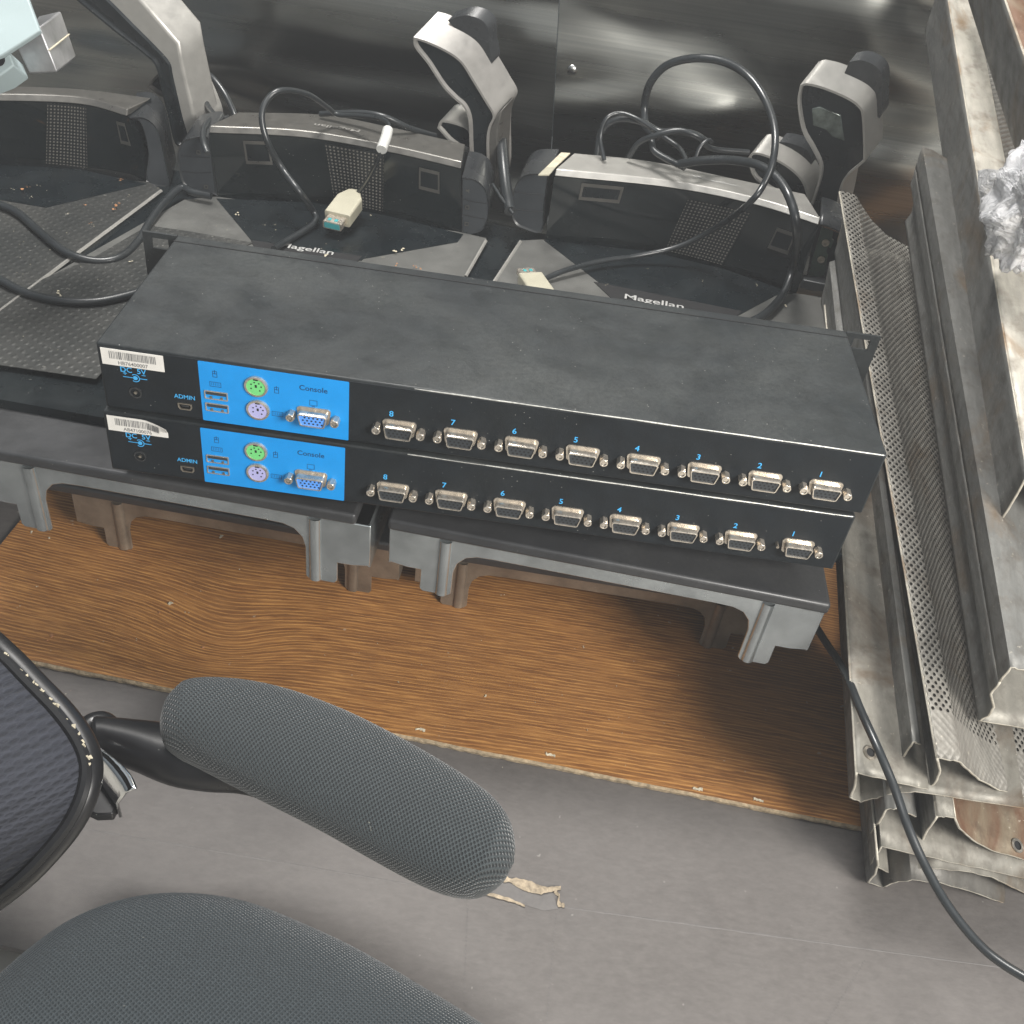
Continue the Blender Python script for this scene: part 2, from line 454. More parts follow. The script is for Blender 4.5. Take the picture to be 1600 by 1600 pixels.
M['sh_steel'] = shelfmat('worn_grey_shelf_steel', (.15, .15, .142), (.13, .10, .07), .22)
M['sh_cream'] = shelfmat('grimy_cream_shelf', (.20, .19, .165), (.10, .07, .045), .30)
M['sh_bright'] = shelfmat('flaking_cream_shelf', (.38, .36, .315), (.20, .13, .07), .12)
M['sh_rust'] = shelfmat('rusty_shelf_steel', (.22, .185, .13), (.12, .055, .028), .75)
M['sh_perf'] = shelfmat('perforated_shelf_steel', (.20, .19, .17), (.13, .10, .07), .12, perf=.028, scale=265)
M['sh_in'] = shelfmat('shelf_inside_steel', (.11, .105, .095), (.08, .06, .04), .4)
M['sh_edge'] = shelfmat('bare_shelf_edge', (.50, .47, .40), (.25, .15, .07), .3)


def dots(name, base, hol, scale):
    t = NT(name); f, d = lattice(t, uvco(t), scale, .2, .3, rot=0)
    t.set(Base_Color=t.mix(f, hol, base), Roughness=.4, Metallic=.0); t.bump(f, .6, .0006); return t.m


M['grille'] = dots('speaker_grille', (.010, .012, .013), (.16, .15, .13), 330)


def dimpled():
    t = NT('dimpled_platter_steel')
    co = t.coord('Object'); f, d = lattice(t, co, 170, .12, .34, rot=.5, stretch=(1, .75))
    big = t.noise(12, 5, .6)
    c = t.mix(t.ramp(big, [(.35, 0), (.7, 1)]), (.05, .053, .052), (.095, .095, .09))
    c = t.mix(t.math('MULTIPLY', t.math('SUBTRACT', 1.0, f), .05), c, (.22, .22, .20))
    c = t.mix(t.ramp(t.noise(150, 3, .7), [(.68, 0), (.73, .7)]), c, (.36, .35, .32))
    t.set(Base_Color=c, Roughness=.42, Metallic=.55); t.bump(t.math('SUBTRACT', 1.0, f), .35, .0010); return t.m


M['dimple'] = dimpled()
M['platter'] = plain('brushed_platter_steel', (.20, .20, .19), .4, .6, .12, 35, speck=1, bump=.1, dust=.25, dustc=(.12, .12, .11))
M['winglass'] = plain('scanner_window_glass', (.006, .009, .010), .07, 0, .1, 30, bump=0, speck=.7, spec=.7, dust=.06, dsc=16)


def plasticwrap():
    t = NT('clear_bubble_plastic'); t.set(Base_Color=(.95, .95, .97), Roughness=.12, Transmission_Weight=.45, IOR=1.2, Specular_IOR_Level=1.0, Coat_Weight=.6)
    t.bump(t.noise(60, 5, .6, dist=1.5), 1, .006); return t.m


M['wrap'] = plasticwrap()


def tread():
    t = NT('diamond_plate_floor')
    co = t.coord(); v = t.node('ShaderNodeTexVoronoi'); v.inputs['Scale'].default_value = 60; v.inputs['Randomness'].default_value = .4
    mp = t.node('ShaderNodeMapping'); mp.inputs['Scale'].default_value = (1, .4, 1); mp.inputs['Rotation'].default_value = (0, 0, .8); t.l.new(co, mp.inputs[0]); t.l.new(mp.outputs[0], v.inputs['Vector'])
    f = t.ramp(v.outputs['Distance'], [(.2, 1), (.35, 0)])
    t.set(Base_Color=t.mix(f, (.42, .40, .36), (.62, .60, .55)), Roughness=.4, Metallic=.2); t.bump(f, .8, .002); return t.m


M['tread'] = tread()


def textmesh(mb_name, s, size, origin, ux, uy, mat, parent, thick=.0002, align='LEFT', sx=1.0, label=None):
    cu = bpy.data.curves.new(mb_name, 'FONT'); cu.body = s; cu.size = size; cu.extrude = 0; cu.align_x = align; cu.resolution_u = 3; cu.offset = size * .012
    o = bpy.data.objects.new('tmp', cu); COL.objects.link(o)
    dg = bpy.context.evaluated_depsgraph_get(); me = bpy.data.meshes.new_from_object(o.evaluated_get(dg))
    bpy.data.objects.remove(o)
    ux = Vector(ux).normalized(); uy = Vector(uy).normalized(); uz = ux.cross(uy); off = Vector(parent['_off']) if parent.get('_off') else Vector()
    for v in me.vertices: v.co = Vector(origin) + ux * v.co.x * sx + uy * v.co.y + uz * thick - off
    me.materials.clear(); me.materials.append(mat)
    t = bpy.data.objects.new(mb_name, me); COL.objects.link(t); t.parent = parent
    if label: t['label'] = label
    return t
Z = Vector((0, 0, 1)); YV = Vector((0, 1, 0)); XV = Vector((1, 0, 0))
YAW = math.radians(-3.8)
EX = Vector((math.cos(YAW), math.sin(YAW), 0)); EY = Vector((-math.sin(YAW), math.cos(YAW), 0))
ZW = -.258          # laminate top
# ------------------------------------------------------------------ floor, fibreboard, laminate board
fl = MB(); fl.quad([(-2, -2.4, ZW - .03), (2.4, -2.4, ZW - .03), (2.4, 1.2, ZW - .03), (-2, 1.2, ZW - .03)])
o = obj('floor', fl, M['tread']); o['kind'] = 'structure'
rt = thing('fibreboard_sheet', 'dark grey fibreboard sheet under the laminate board, with a torn flap and creases', 'board', (.3, -.2, ZW - .012))
zb = ZW - .0052
e0 = un(-40, 1466, zb); e1 = un(75, 1494, zb)
dirL = (e1 - e0).normalized()
pb = MB(); a0 = e0 - dirL * .6; a1 = e0 + dirL * 2.0; nn = Vector((-dirL.y, dirL.x, 0))
pb.prism([a0, a1, a1 + nn * .9, a0 + nn * .9], (0, 0, -.006))
obj('sheet', pb, M['board'], rt)


def strip(name, p0, p1, wd, z, mat, par, jag=0, n=14, h=.0006):
    """a low ridge between two pixels on plane z"""
    a = un(*p0, z); b = un(*p1, z); t = (b - a).normalized(); s_ = t.cross(Z); mb = MB(); L = []; Rr = []; T = []
    for i in range(n + 1):
        q = a.lerp(b, i / n); j = random.uniform(-jag, jag); k = wd * random.uniform(.6, 1.2)
        L.append(q + s_ * (j - k)); Rr.append(q + s_ * (j + k)); T.append(q + s_ * j + Z * h * random.uniform(.5, 1.3))
    mb.loft([L, T, Rr]); return obj(name, mb, mat, par)


M['crease'] = plain('fibreboard_crease', (.118, .111, .107), .7, 0, .15, 200, bump=.3)
strip('crease', (60, 1283), (720, 1395), .0006, zb, M['crease'], rt, .0001, 40, .00015)
strip('crease', (720, 1395), (1640, 1522), .0006, zb, M['crease'], rt, .0001, 50, .00015)
for (a, b) in (((731, 1398), (725, 1570)), ((869, 1425), (852, 1620)), ((1352, 1500), (1290, 1600))):
    mb = MB(); n = 26
    A = un(*a, zb); B = un(*b, zb); t = (B - A).normalized(); s_ = t.cross(Z)
    for i in range(n):
        q = A.lerp(B, i / n + .01); q2 = A.lerp(B, i / n + .6 / n)
        mb.quad([q - s_ * .0005 + Z * .0002, q2 - s_ * .0004 + Z * .0003, q2 + s_ * .0004 + Z * .0003, q + s_ * .0005 + Z * .0002])
    obj('perforated_crease', mb, M['crease'], rt)
# torn flap: slot, curled paper shreds
mb = MB(); mb.quad([un(x, y, zb + .0003) for x, y in ((760, 1374), (800, 1376), (862, 1392), (872, 1420), (850, 1423), (800, 1408), (745, 1393))])
obj('torn_slot', mb, M['crease'], rt)
mb = MB()
for pts, wdt in ((((775, 1371), (800, 1377), (830, 1385), (862, 1390)), .0032), (((735, 1392), (765, 1398), (800, 1408), (820, 1416)), .0016),
                 (((820, 1384), (838, 1394), (858, 1391), (876, 1388)), .0030), (((866, 1392), (874, 1402), (871, 1412), (882, 1416)), .0028), (((800, 1379), (826, 1392), (845, 1389)), .002)):
    P = spline([un(x, y, zb + .0008 + random.uniform(0, .0008)) for x, y in pts], 5)
    L = []; Q = []
    for i, p in enumerate(P):
        k = wdt * random.uniform(.35, 1); L.append(p + Vector((0, k, random.uniform(0, .0007)))); Q.append(p - Vector((0, k * .6, random.uniform(0, .0004))))
    mb.loft([L, Q])
obj('torn_paper', mb, plain('torn_paper', (.30, .245, .175), .8, 0, .45, 300, bump=.5), rt, solid=.0004)

# laminate board (thin, grain warped into a cathedral figure by its UVs)
lam = thing('laminate_board', 'oak grained laminate board with a rough chipboard front edge under the scanners', 'board', (.2, .1, ZW - .005))
fa = un(-120, 998, ZW); fb = un(1400, 1302, ZW); dl = (fb - fa).normalized(); nl = Vector((-dl.y, dl.x, 0))
NX, NY = 240, 110; LX = (fb - fa).length + .35; LY = .50
mb = MB(); mb.v = []
random.seed(3)
edge = [0]
for i in range(NX + 1): edge.append(edge[-1] * .8 + random.uniform(-.00018, .00018))
g0 = un(330, 985, ZW); gx = (g0 - fa).dot(dl); gy = (g0 - fa).dot(nl)


def guv(x, y):
    dx = x - gx; dy = y - gy
    e = math.exp(-(dx / .048) ** 2)
    v = y + .015 * e * math.exp(-(dy / .05) ** 2) + .012 * math.sin(x * 6 + 1) * math.exp(-(dy / .2) ** 2)
    v += .006 * math.exp(-((x - gx - .02) / .03) ** 2) * math.exp(-((y - gy + .01) / .02) ** 2)
    v -= .03 * max(0, -dx) * math.exp(-((dy - .02) / .05) ** 2)
    return (x, v)


for j in range(NY + 1):
    for i in range(NX + 1):
        x = LX * i / NX; y = LY * (j / NY) ** 1.3
        p = fa + dl * x + nl * (y + (edge[i] if j == 0 else 0)); mb.v.append(p)
for j in range(NY):
    for i in range(NX):
        k = j * (NX + 1) + i; mb.f.append((k, k + 1, k + NX + 2, k + NX + 1)); mb.m.append(0)
        mb.uv[len(mb.f) - 1] = [guv(LX * a / NX, LY * (b / NY) ** 1.3) for a, b in ((i, j), (i + 1, j), (i + 1, j + 1), (i, j + 1))]
obj('laminate_face', mb, M['wood'], lam)
mb = MB(); rows = [[], [], []]
for i in range(NX + 1):
    x = LX * i / NX; p = fa + dl * x + nl * edge[i]
    rows[0].append(p + nl * .0002); rows[1].append(p - nl * random.uniform(.0006, .0014) - Z * .0022); rows[2].append(p - nl * random.uniform(0, .0008) - Z * .0049)
mb.loft(rows); obj('chipboard_edge', mb, M['chip'], lam)
for x, y in ((657, 1140), (1090, 1233), (1185, 1250), (860, 1180)):
    p = un(x, y, ZW + .0003); mb = MB(); A_, B_ = [], []
    for k in range(7):
        q = p + dl * (k - 3) * .0011 + nl * random.uniform(-.0004, .0004); A_.append(q + nl * random.uniform(.0003, .0014) + Z * random.uniform(0, .0008)); B_.append(q - nl * random.uniform(.0003, .0012))
    mb.loft([A_, B_]); obj('splinter', mb, M['paleflake'], lam, solid=.0003)

# debris (nobody could count the dust and crumbs)
mb = MB()
random.seed(11)


def flake(p, s, mi):
    a = random.uniform(0, 6); n = random.choice((4, 5, 6)); st = random.uniform(.35, 1)
    poly = []
    for t in range(n):
        r = s * random.uniform(.6, 1.2); q = Vector((math.cos(6.283 * t / n), st * math.sin(6.283 * t / n), 0)) * r
        poly.append(p + Matrix.Rotation(a, 3, 'Z') @ q + Z * random.uniform(0, s * .3))
    mb.prism(poly, (0, 0, s * .3), mi)


for x, y, s, m in ((35, 296, 2.6, 0), (44, 291, 1.6, 0), (190, 281, 1.6, 0), (182, 322, 3, 0), (178, 328, 1.6, 0), (187, 318, 1.5, 0), (132, 320, 1.4, 0), (141, 348, 1, 0), (105, 333, 1, 1), (20, 295, 1, 1), (60, 290, 1, 1), (49, 308, 1, 1), (144, 352, 1, 1),
                   (618, 394, 2.8, 1), (629, 390, 2.6, 1), (621, 414, 1.8, 0), (648, 417, 2.4, 0), (655, 420, 1.6, 0), (598, 401, 1, 1), (577, 337, 1, 1), (370, 334, 2.2, 1), (495, 404, 1, 1), (413, 350, .8, 1), (428, 352, .8, 1), (510, 399, 2.6, 1), (205, 410, 1.3, 1), (92, 457, 2.6, 1), (95, 462, 1.8, 1),
                   (1184, 446, 1.6, 1), (948, 445, .8, 1), (1228, 478, 1.8, 1), (1012, 420, .7, 1), (1100, 440, .8, 1)):
    for k in range(3):
        flake(un(x + random.uniform(-3, 3), y + random.uniform(-2, 2), -.0875), s * .00055 * random.uniform(.6, 1.1), m)
for k in range(140):
    x = random.uniform(20, 720); y = random.uniform(290, 560)
    if y > 372 + (x - 270) * .14 and x > 165: continue
    flake(un(x, y, -.0876), random.uniform(.0002, .0005), 1)
for x, y, s, m in ((268, 943, 2.4, 1), (345, 838, 3.4, 1), (292, 958, 1, 1), (375, 891, 1, 1), (75, 1000, 2, 0), (80, 993, 2.4, 0), (318, 1012, 2.2, 0), (215, 1000, 1, 1), (430, 1085, 1, 1), (57, 915, 1, 1), (785, 930, 1, 1), (914, 1011, 1, 1), (760, 1087, 1.6, 1), (50, 832, 2.2, 1), (75, 840, 1.6, 1), (620, 1067, .8, 1), (915, 1140, .9, 1), (250, 957, 1.6, 0)):
    for k in range(2): flake(un(x + random.uniform(-3, 3), y + random.uniform(-2, 2), ZW + .0004), s * .0007 * random.uniform(.6, 1.1), m)
for k in range(120): flake(un(random.uniform(0, 1300), random.uniform(860, 1200), ZW + .0003), random.uniform(.0002, .0005), random.choice((0, 1, 1)))
o = obj('debris', mb, [M['crumb'], M['paleflake']]); o['kind'] = 'stuff'; o['label'] = 'crumbs and pale flakes scattered over the platters and the laminate'; o['category'] = 'debris'

# ------------------------------------------------------------------ steel wall sheets
WY = .56
wo = EY * WY
sa = up(874, 0, wo, EY); sb = up(862, 230, wo, EY); sd = (sa - sb).normalized()
for nm, lab, s0, s1, d in (('steel_panel', 'brushed stainless steel wall sheet behind the two left scanners', -1.7, -.0004, 0), ('steel_panel', 'brushed stainless steel wall sheet with a round screw behind the right scanner', .0004, 1.9, -.0012)):
    base = sb - sd * .5
    r = thing(nm, lab, 'wall sheet', base + EX * (s0 + s1) / 2, 'steel sheets lining the wall')
    mb = MB(); q = [base + EX * s0 + EY * d, base + EX * s1 + EY * d, base + EX * s1 + sd * 1.9 + EY * d, base + EX * s0 + sd * 1.9 + EY * d]
    mb.prism(q, EY * .001); obj('sheet', mb, M['wall'], r)
    if s0 > 0:
        c = up(894, 109, wo + EY * d, EY)
        m2 = MB(); pr = []
        for k in range(5):
            a = k / 4 * math.pi / 2; pr.append([c - EY * (.0005 + .0022 * math.sin(a)) + (EX * math.cos(t) + Z * math.sin(t)) * (.0046 * math.cos(a) + .0003) for t in [6.283 * i / 18 for i in range(18)]])
        m2.loft(pr, 0, True); m2.quad(pr[-1], 0)
        sc_ = obj('screw', m2, M['screw'], r, smooth=True)
        m3 = MB(); m3.cyl(c - EY * .0024, -EY, .0016, .0006, 6, 0, .0011, .0005); obj('socket_recess', m3, M['hole'], sc_)

# ------------------------------------------------------------------ KVM switches
KW, KD, KH = .437, .1354, .0428


def fk(x, y, yy=0.0):
    p = up(x, y, Vector((0, yy, 0)), YV); return p


def rrect(x0, z0, x1, z1, y, r=.001, n=4):
    out = []
    for cx, cz, a0 in ((x1 - r, z1 - r, 0), (x0 + r, z1 - r, 90), (x0 + r, z0 + r, 180), (x1 - r, z0 + r, 270)):
        for k in range(n + 1):
            a = math.radians(a0 + 90 * k / n); out.append(Vector((cx + r * math.cos(a), y, cz + r * math.sin(a))))
    return out


def Drow(cx, cz, w_, h_, y, r, skew=.0010, n=4):
    pts = []
    for sx_, sz_, a0 in ((1, 1, 0), (-1, 1, 90), (-1, -1, 180), (1, -1, 270)):
        ww = w_ / 2 - (skew if sz_ < 0 else 0)
        for k in range(n + 1):
            a = math.radians(a0 + 90 * k / n); pts.append(Vector((cx + sx_ * (ww - r) + r * math.cos(a), y, cz + sz_ * (h_ / 2 - r) + r * math.sin(a))))
    return pts


def vga(par, cx, cz, blue=False, broken=False, lab=None):
    mb = MB()
    fl_ = Drow(cx, cz + .0004, .0192, .0108, 0, .0022); mb.prism(fl_, (0, -.0012, 0))
    o1 = Drow(cx, cz, .0166, .0082, -.0012, .0016); o2 = Drow(cx, cz, .0166, .0082, -.0062, .0016); o3 = Drow(cx, cz, .0160, .0076, -.0066, .0014)
    i3 = Drow(cx, cz, .0150, .0066, -.0066, .0011); i2 = Drow(cx, cz, .0150, .0066, -.0048, .0011)
    mb.loft([o1, o2, o3, i3, i2], 0, True)
    v = obj('vga_port', mb, M['nickel'], par, smooth=True, label=lab)
    pb_ = MB(); pb_.prism(Drow(cx, cz, .0150, .0066, -.0012, .0011), (0, -.0046, 0), 0)
    for r_ in range(3):
        for c_ in range(5):
            hx = cx + (c_ - 2) * .0024 + (.0005 if r_ != 1 else -.0005) + .0002; hz = cz + (1 - r_) * .0019
            pb_.cyl((hx, -.0059, hz), (0, -1, 0), .00058, .00003, 8, 1)
    obj('pin_block', pb_, [M['pinblue'] if blue else M['pinblock'], M['hole']], v)
    for s in (-1, 1):
        if broken and s < 0:
            m = MB(); m.cyl((cx + s * .0125, 0, cz + .001), (0, -1, 0), .0009, .005, 10); obj('bare_stud', m, M['nickel_dirty'], v); continue
        m = MB(); m.cyl((cx + s * .0125, 0, cz), (0, -1, 0), .0026, .0058, 6, 0)
        m.cyl((cx + s * .0125, -.0058, cz), (0, -1, 0), .0024, .0005, 14, 0, .0013, .004, 1)
        obj('hex_standoff', m, [M['nickel'], M['hole']], v, bevel=.0002)
    return v


def kvm(label, serial, curl, seed):
    r = thing('kvm_switch', label, 'kvm switch', (0, 0, -.0430), 'stacked rack switches')
    mb = MB(); mb.box((0, 0, -KH), (KW, KD, -.0002)); obj('case', mb, M['kvm'], r, bevel=.0011)
    mb = MB(); mb.box((.0012, -.0004, -KH + .0012), (KW - .0012, .002, -.0016)); obj('rear_panel', mb, M['kvm_front'], r, bevel=.0003)
    # worn bright top edge
    mb = MB(); pts = [(x * (KW - .004) / 40 + .002, -.0003 + random.uniform(-.0001, .0001), -.00055 + random.uniform(-.0001, .0001)) for x in range(41)]
    mb.tube(pts[16:], [random.uniform(.0002, .0005) for _ in pts[16:]], 6)
    obj('worn_edge', mb, plain('worn_edge_metal', (.55, .55, .52), .4, .6, .3, 400, bump=.2), r, label='scuffed bright front edge of the cover')
    # cover seam near the rack face
    mb = MB(); mb.box((.0, KD - .0095, -.0001), (KW, KD - .0088, .0002)); obj('cover_seam', mb, M['hole'], r)
    for s, x0, x1 in ((-1, -.0225, 0), (1, KW, KW + .0225)):
        mb = MB(); y0 = KD - .002; fl_ = rrect(x0, -.0428, x1, -.0002, y0, .002)
        # plate with two slots: build as loft ring pieces
        zs = [(-.0392, -.0316), (-.0112, -.0036)]
        xa = x0 + .0055 if s < 0 else x0 + .0060; xb = xa + .0110
        mb.box((x0, y0, -.0428), (x1, y0 + .002, zs[0][0])); mb.box((x0, y0, zs[0][1]), (x1, y0 + .002, zs[1][0])); mb.box((x0, y0, zs[1][1]), (x1, y0 + .002, -.0002))
        for za, zb_ in zs:
            mb.box((x0, y0, za), (xa, y0 + .002, zb_)); mb.box((xb, y0, za), (x1, y0 + .002, zb_))
        if s > 0:
            mb.box((KW + .0003, KD - .03, -.030), (KW + .0018, KD - .002, -.006))
        else:
            mb.box((-.0018, KD - .03, -.030), (-.0003, KD - .002, -.006))
        e = obj('rack_ear', mb, M['kvm'], r)
        m = MB(); m.cyl((KW if s > 0 else 0, KD - .022, -.012), (s, 0, 0), .0024, .0030, 14); obj('ear_screw', m, M['screw'], e, smooth=True)
    # blue panel
    tl = fk(310, 562); br = fk(544.5, 687.5); tr_ = fk(546, 597); bl = fk(317, 655)
    px0 = (tl.x + bl.x) / 2; px1 = (tr_.x + br.x) / 2; pz1 = (tl.z + tr_.z) / 2; pz0 = (bl.z + br.z) / 2
    mb = MB(); mb.prism(rrect(px0, pz0, px1, pz1, -.0004, .0006), (0, -.00015, 0)); bp = obj('console_panel', mb, M['panel'], r, label='bright blue printed console area')
    ux = XV; uz = Z

    def txt(nm, s, size, x, y, mat, sx=1, al='CENTER', par=r):
        p = fk(x, y); return textmesh(nm, s, size, (p.x, -.00058, p.z), ux, uz, mat, par, .00003, al, sx)
    txt('printed_text', 'Console', .0047, 490, 611, M['darkink'], 1.0)
    txt('printed_text', 'DC', .0047, 198, 580.5, M['ink']); txt('printed_text', '5V', .0047, 222, 584, M['ink'])
    txt('printed_text', 'ADMIN', .0039, 289.5, 622.5, M['ink'], .95)
    # polarity symbol
    mb = MB(); c = fk(212, 590)
    mb.cyl((c.x, -.00045, c.z), (0, -1, 0), .0013, .00015, 16)
    ring = [[Vector((c.x + rr * math.cos(a), -.0006, c.z + rr * math.sin(a))) for a in [math.radians(-130 + 260 * k / 16) for k in range(17)]] for rr in (.0021, .0026)]
    mb.loft(ring); mb.box((c.x - .0068, -.0006, c.z - .0002), (c.x - .001, -.0005, c.z + .0002)); mb.box((c.x + .0026, -.0006, c.z - .0002), (c.x + .0066, -.0005, c.z + .0002))
    mb.box((c.x - .0066, -.0006, c.z + .0022), (c.x - .0044, -.0005, c.z + .0026)); mb.box((c.x - .0057, -.0006, c.z + .0013), (c.x - .0053, -.0005, c.z + .0035)); mb.box((c.x + .0038, -.0006, c.z + .0022), (c.x + .0060, -.0005, c.z + .0026))
    obj('polarity_symbol', mb, M['ink'], r)
    # icons: mouse, keyboard, monitor
    mb = MB()

    def frame(cx, cz, w_, h_, t=.00028, y=-.0006):
        for a, b, c_, d in ((-w_ / 2, -h_ / 2, w_ / 2, -h_ / 2 + t), (-w_ / 2, h_ / 2 - t, w_ / 2, h_ / 2), (-w_ / 2, -h_ / 2, -w_ / 2 + t, h_ / 2), (w_ / 2 - t, -h_ / 2, w_ / 2, h_ / 2)):
            mb.box((cx + a, y, cz + b), (cx + c_, y + .00005, cz + d))
    for x, y in ((336, 584), (432.5, 609)):
        mb = MB(); c = fk(x, y); frame(c.x, c.z, .0026, .0040); mb.box((c.x - .0013, -.0006, c.z + .0002), (c.x + .0013, -.00055, c.z + .0005)); mb.box((c.x - .00015, -.0006, c.z), (c.x + .00015, -.00055, c.z + .0028))
        obj('mouse_icon', mb, M['darkink'], r)
    for x, y in ((337, 600), (434, 646)):
        mb = MB(); c = fk(x, y); frame(c.x, c.z, .0064, .0032)
        for k in (-2, -1, 0, 1, 2): mb.box((c.x + k * .001 - .0001, -.0006, c.z - .0008), (c.x + k * .001 + .0001, -.00055, c.z + .001))
        obj('keyboard_icon', mb, M['darkink'], r)
    mb = MB(); c = fk(490, 629); frame(c.x, c.z, .0044, .0036); mb.box((c.x - .001, -.0006, c.z - .0026), (c.x + .001, -.00055, c.z - .0022))
    obj('monitor_icon', mb, M['darkink'], r)
    # power jack
    c = fk(213, 612); mb = MB(); mb.cyl((c.x, -.0004, c.z), (0, -1, 0), .0036, .0010, 24, 0, .0028, .0012, 1); j = obj('power_jack', mb, [M['cap'], M['hole']], r, smooth=True)
    mb = MB(); mb.cyl((c.x, -.0003, c.z), (0, -1, 0), .0009, .0012, 10); obj('centre_pin', mb, M['nickel_dirty'], j)
    # mini usb
    c = fk(290, 634); mb = MB(); w_ = .0040; h_ = .0021
    o_ = [Vector((c.x + a, -.0004, c.z + b)) for a, b in ((-w_, h_), (w_, h_), (w_, -h_ * .3), (w_ * .75, -h_), (-w_ * .75, -h_), (-w_, -h_ * .3))]
    i_ = [Vector((c.x + (q.x - c.x) * .8, -.0012, c.z + (q.z - c.z) * .72)) for q in o_]; ip = [q + Vector((0, .0008, 0)) for q in i_]
    mb.loft([o_, [q - Vector((0, .0008, 0)) for q in o_], i_, ip], 0, True); mb.quad(ip, 1); mb.box((c.x - .002, -.0009, c.z - .0002), (c.x + .0022, -.0004, c.z + .0008), 2)
    obj('admin_socket', mb, [M['nickel_dirty'], M['hole'], M['cap']], r)
    # usb A sockets
    for x, y in ((338.5, 617), (340, 636)):
        c = fk(x, y); mb = MB(); w_, h_ = .0132, .0056
        o_ = rrect(c.x - w_ / 2, c.z - h_ / 2, c.x + w_ / 2, c.z + h_ / 2, -.0005, .0006); o2 = [q + Vector((0, -.0006, 0)) for q in o_]
        i2 = rrect(c.x - w_ / 2 + .0006, c.z - h_ / 2 + .0006, c.x + w_ / 2 - .0006, c.z + h_ / 2 - .0006, -.0011, .0004); i3 = [q + Vector((0, .0006, 0)) for q in i2]
        mb.loft([o_, o2, i2, i3], 0, True); mb.quad(i3, 1)
        u = obj('usb_socket', mb, [M['nickel'], M['hole']], r)
        mb = MB(); mb.box((c.x - .0055, -.0010, c.z + .0002), (c.x + .0055, -.0006, c.z + .0021)); obj('tongue', mb, M['pinblock'], u)
        mb = MB()
        for k in (-.0035, .0025): mb.box((c.x + k, -.0011, c.z - .0022), (c.x + k + .0012, -.0006, c.z - .0008))
        obj('spring', mb, M['nickel_dirty'], u)
    # ps2
    for x, y, m_ in ((401, 602.5, 'green'), (404, 639, 'purple')):
        c = fk(x, y); mb = MB(); cc = Vector((c.x, -.0005, c.z)); R_ = .0068
        ringf = lambda rr, yy: [Vector((c.x + rr * math.cos(a), yy, c.z + rr * math.sin(a))) for a in [6.2832 * k / 30 for k in range(30)]]
        mb.loft([ringf(R_, -.0004), ringf(R_ - .0003, -.0018), ringf(R_ - .0014, -.0020), ringf(R_ - .0016, -.0010)], 0, True)
        p2 = obj('ps2_socket', mb, M['nickel'], r, smooth=True)
        mb = MB(); mb.cyl((c.x, -.0005, c.z), (0, -1, 0), R_ - .0015, .0011, 30, 0)
        for a in (20, 65, 115, 160, 215, 325): mb.cyl((c.x + .0030 * math.cos(math.radians(a - 10)), -.0016, c.z + .0030 * math.sin(math.radians(a - 10))), (0, -1, 0), .0005, .00004, 8, 1)
        mb.box((c.x - .0006, -.00165, c.z - .0004), (c.x + .0006, -.0015, c.z + .0014), 1); mb.box((c.x - .0013, -.0017, c.z + R_ - .0026), (c.x + .0013, -.0015, c.z + R_ - .0013), 1)
        obj('socket_core', mb, [M[m_], M['hole']], p2)
    c = fk(488, 657, -.005); vga(r, c.x, c.z, True, lab='console port with a blue pin block')
    xs = [620, 716, 812, 907, 1001, 1096, 1191, 1288]; ys = [676, 690, 705, 717, 730, 743, 757, 770]
    a = fk(xs[0] + 2, ys[0] + 1, -.005); b = fk(xs[7] + 2, ys[7] + 1, -.005)
    for i in range(8):
        x = lerp(a.x, b.x, i / 7); z = lerp(a.z, b.z, i / 7)
        vga(r, x, z, broken=(curl and i == 7), lab='port missing its left hex post' if curl and i == 7 else None)
        textmesh('printed_number', str(8 - i), .0052, (x - .0062, -.00058, z + .0077), ux, uz, M['ink'], r, .00003)
    # sticker
    a = fk(155.5, 540); d = fk(254, 578)
    tlx, tlz = a.x + .0004, a.z - .0005; W_, H_ = .0345, .0104
    mb = MB(); nx = 14; rows = []
    for jz in range(4):
        row = []
        for ix in range(nx + 1):
            t = ix / nx; x = tlx + W_ * t; z = tlz - H_ * jz / 3 - (0 if not curl else .0)
            y = -.0007
            if curl and t > .6 and jz < 2: y -= .012 * (t - .6) ** 1.6 * (1 - jz * .45); z -= .008 * (t - .6) ** 1.2 * (1 - jz * .5)
            row.append(Vector((x, y, z)))
        rows.append(row)
    mb.loft(rows); st = obj('barcode_sticker', mb, M['sticker'], r, solid=.0002, label='white barcode sticker with its right corner peeling' if curl else None)
    mb = MB(); random.seed(seed); x = tlx + .0045; end = tlx + .0300
    while x < end:
        w_ = random.choice((.0003, .0003, .0005, .0007)); t = (x - tlx) / W_
        dy = .0 if not (curl and t > .6) else .012 * (t - .6) ** 1.6; dz = 0 if not (curl and t > .6) else .008 * (t - .6) ** 1.2
        mb.box((x, -.00088 - dy * .95, tlz - .0062 - dz * .5), (x + w_, -.00084 - dy * .6, tlz - .0014 - dz)); x += w_ + random.choice((.0003, .0004, .0006))
    obj('barcode', mb, M['barink'], st); st2 = textmesh('serial_number', serial, .0033, (tlx + .0088, -.00088, tlz - .0095), ux, uz, M['barink'], st, .00003, 'LEFT', .95)
    return r


k1 = kvm('black 8 port KVM switch on top of its twin, barcode sticker lying flat', 'HB76400007', False, 5)
k2 = kvm('lower black 8 port KVM switch, under its twin, sticker corner peeling', 'AB47100076', True, 6)
k2.matrix_world = Matrix.Translation((-.00185, -.00275, -.0430 - .04345)) @ Matrix.Rotation(.0105, 4, 'Z') @ Matrix.Rotation(.0074, 4, 'Y')

# ------------------------------------------------------------------ scanners


def curve(pts, z=None, n=5):
    return spline([un(x, y, z) for x, y in pts], n)


def offs(c, v): return [p + v for p in c]


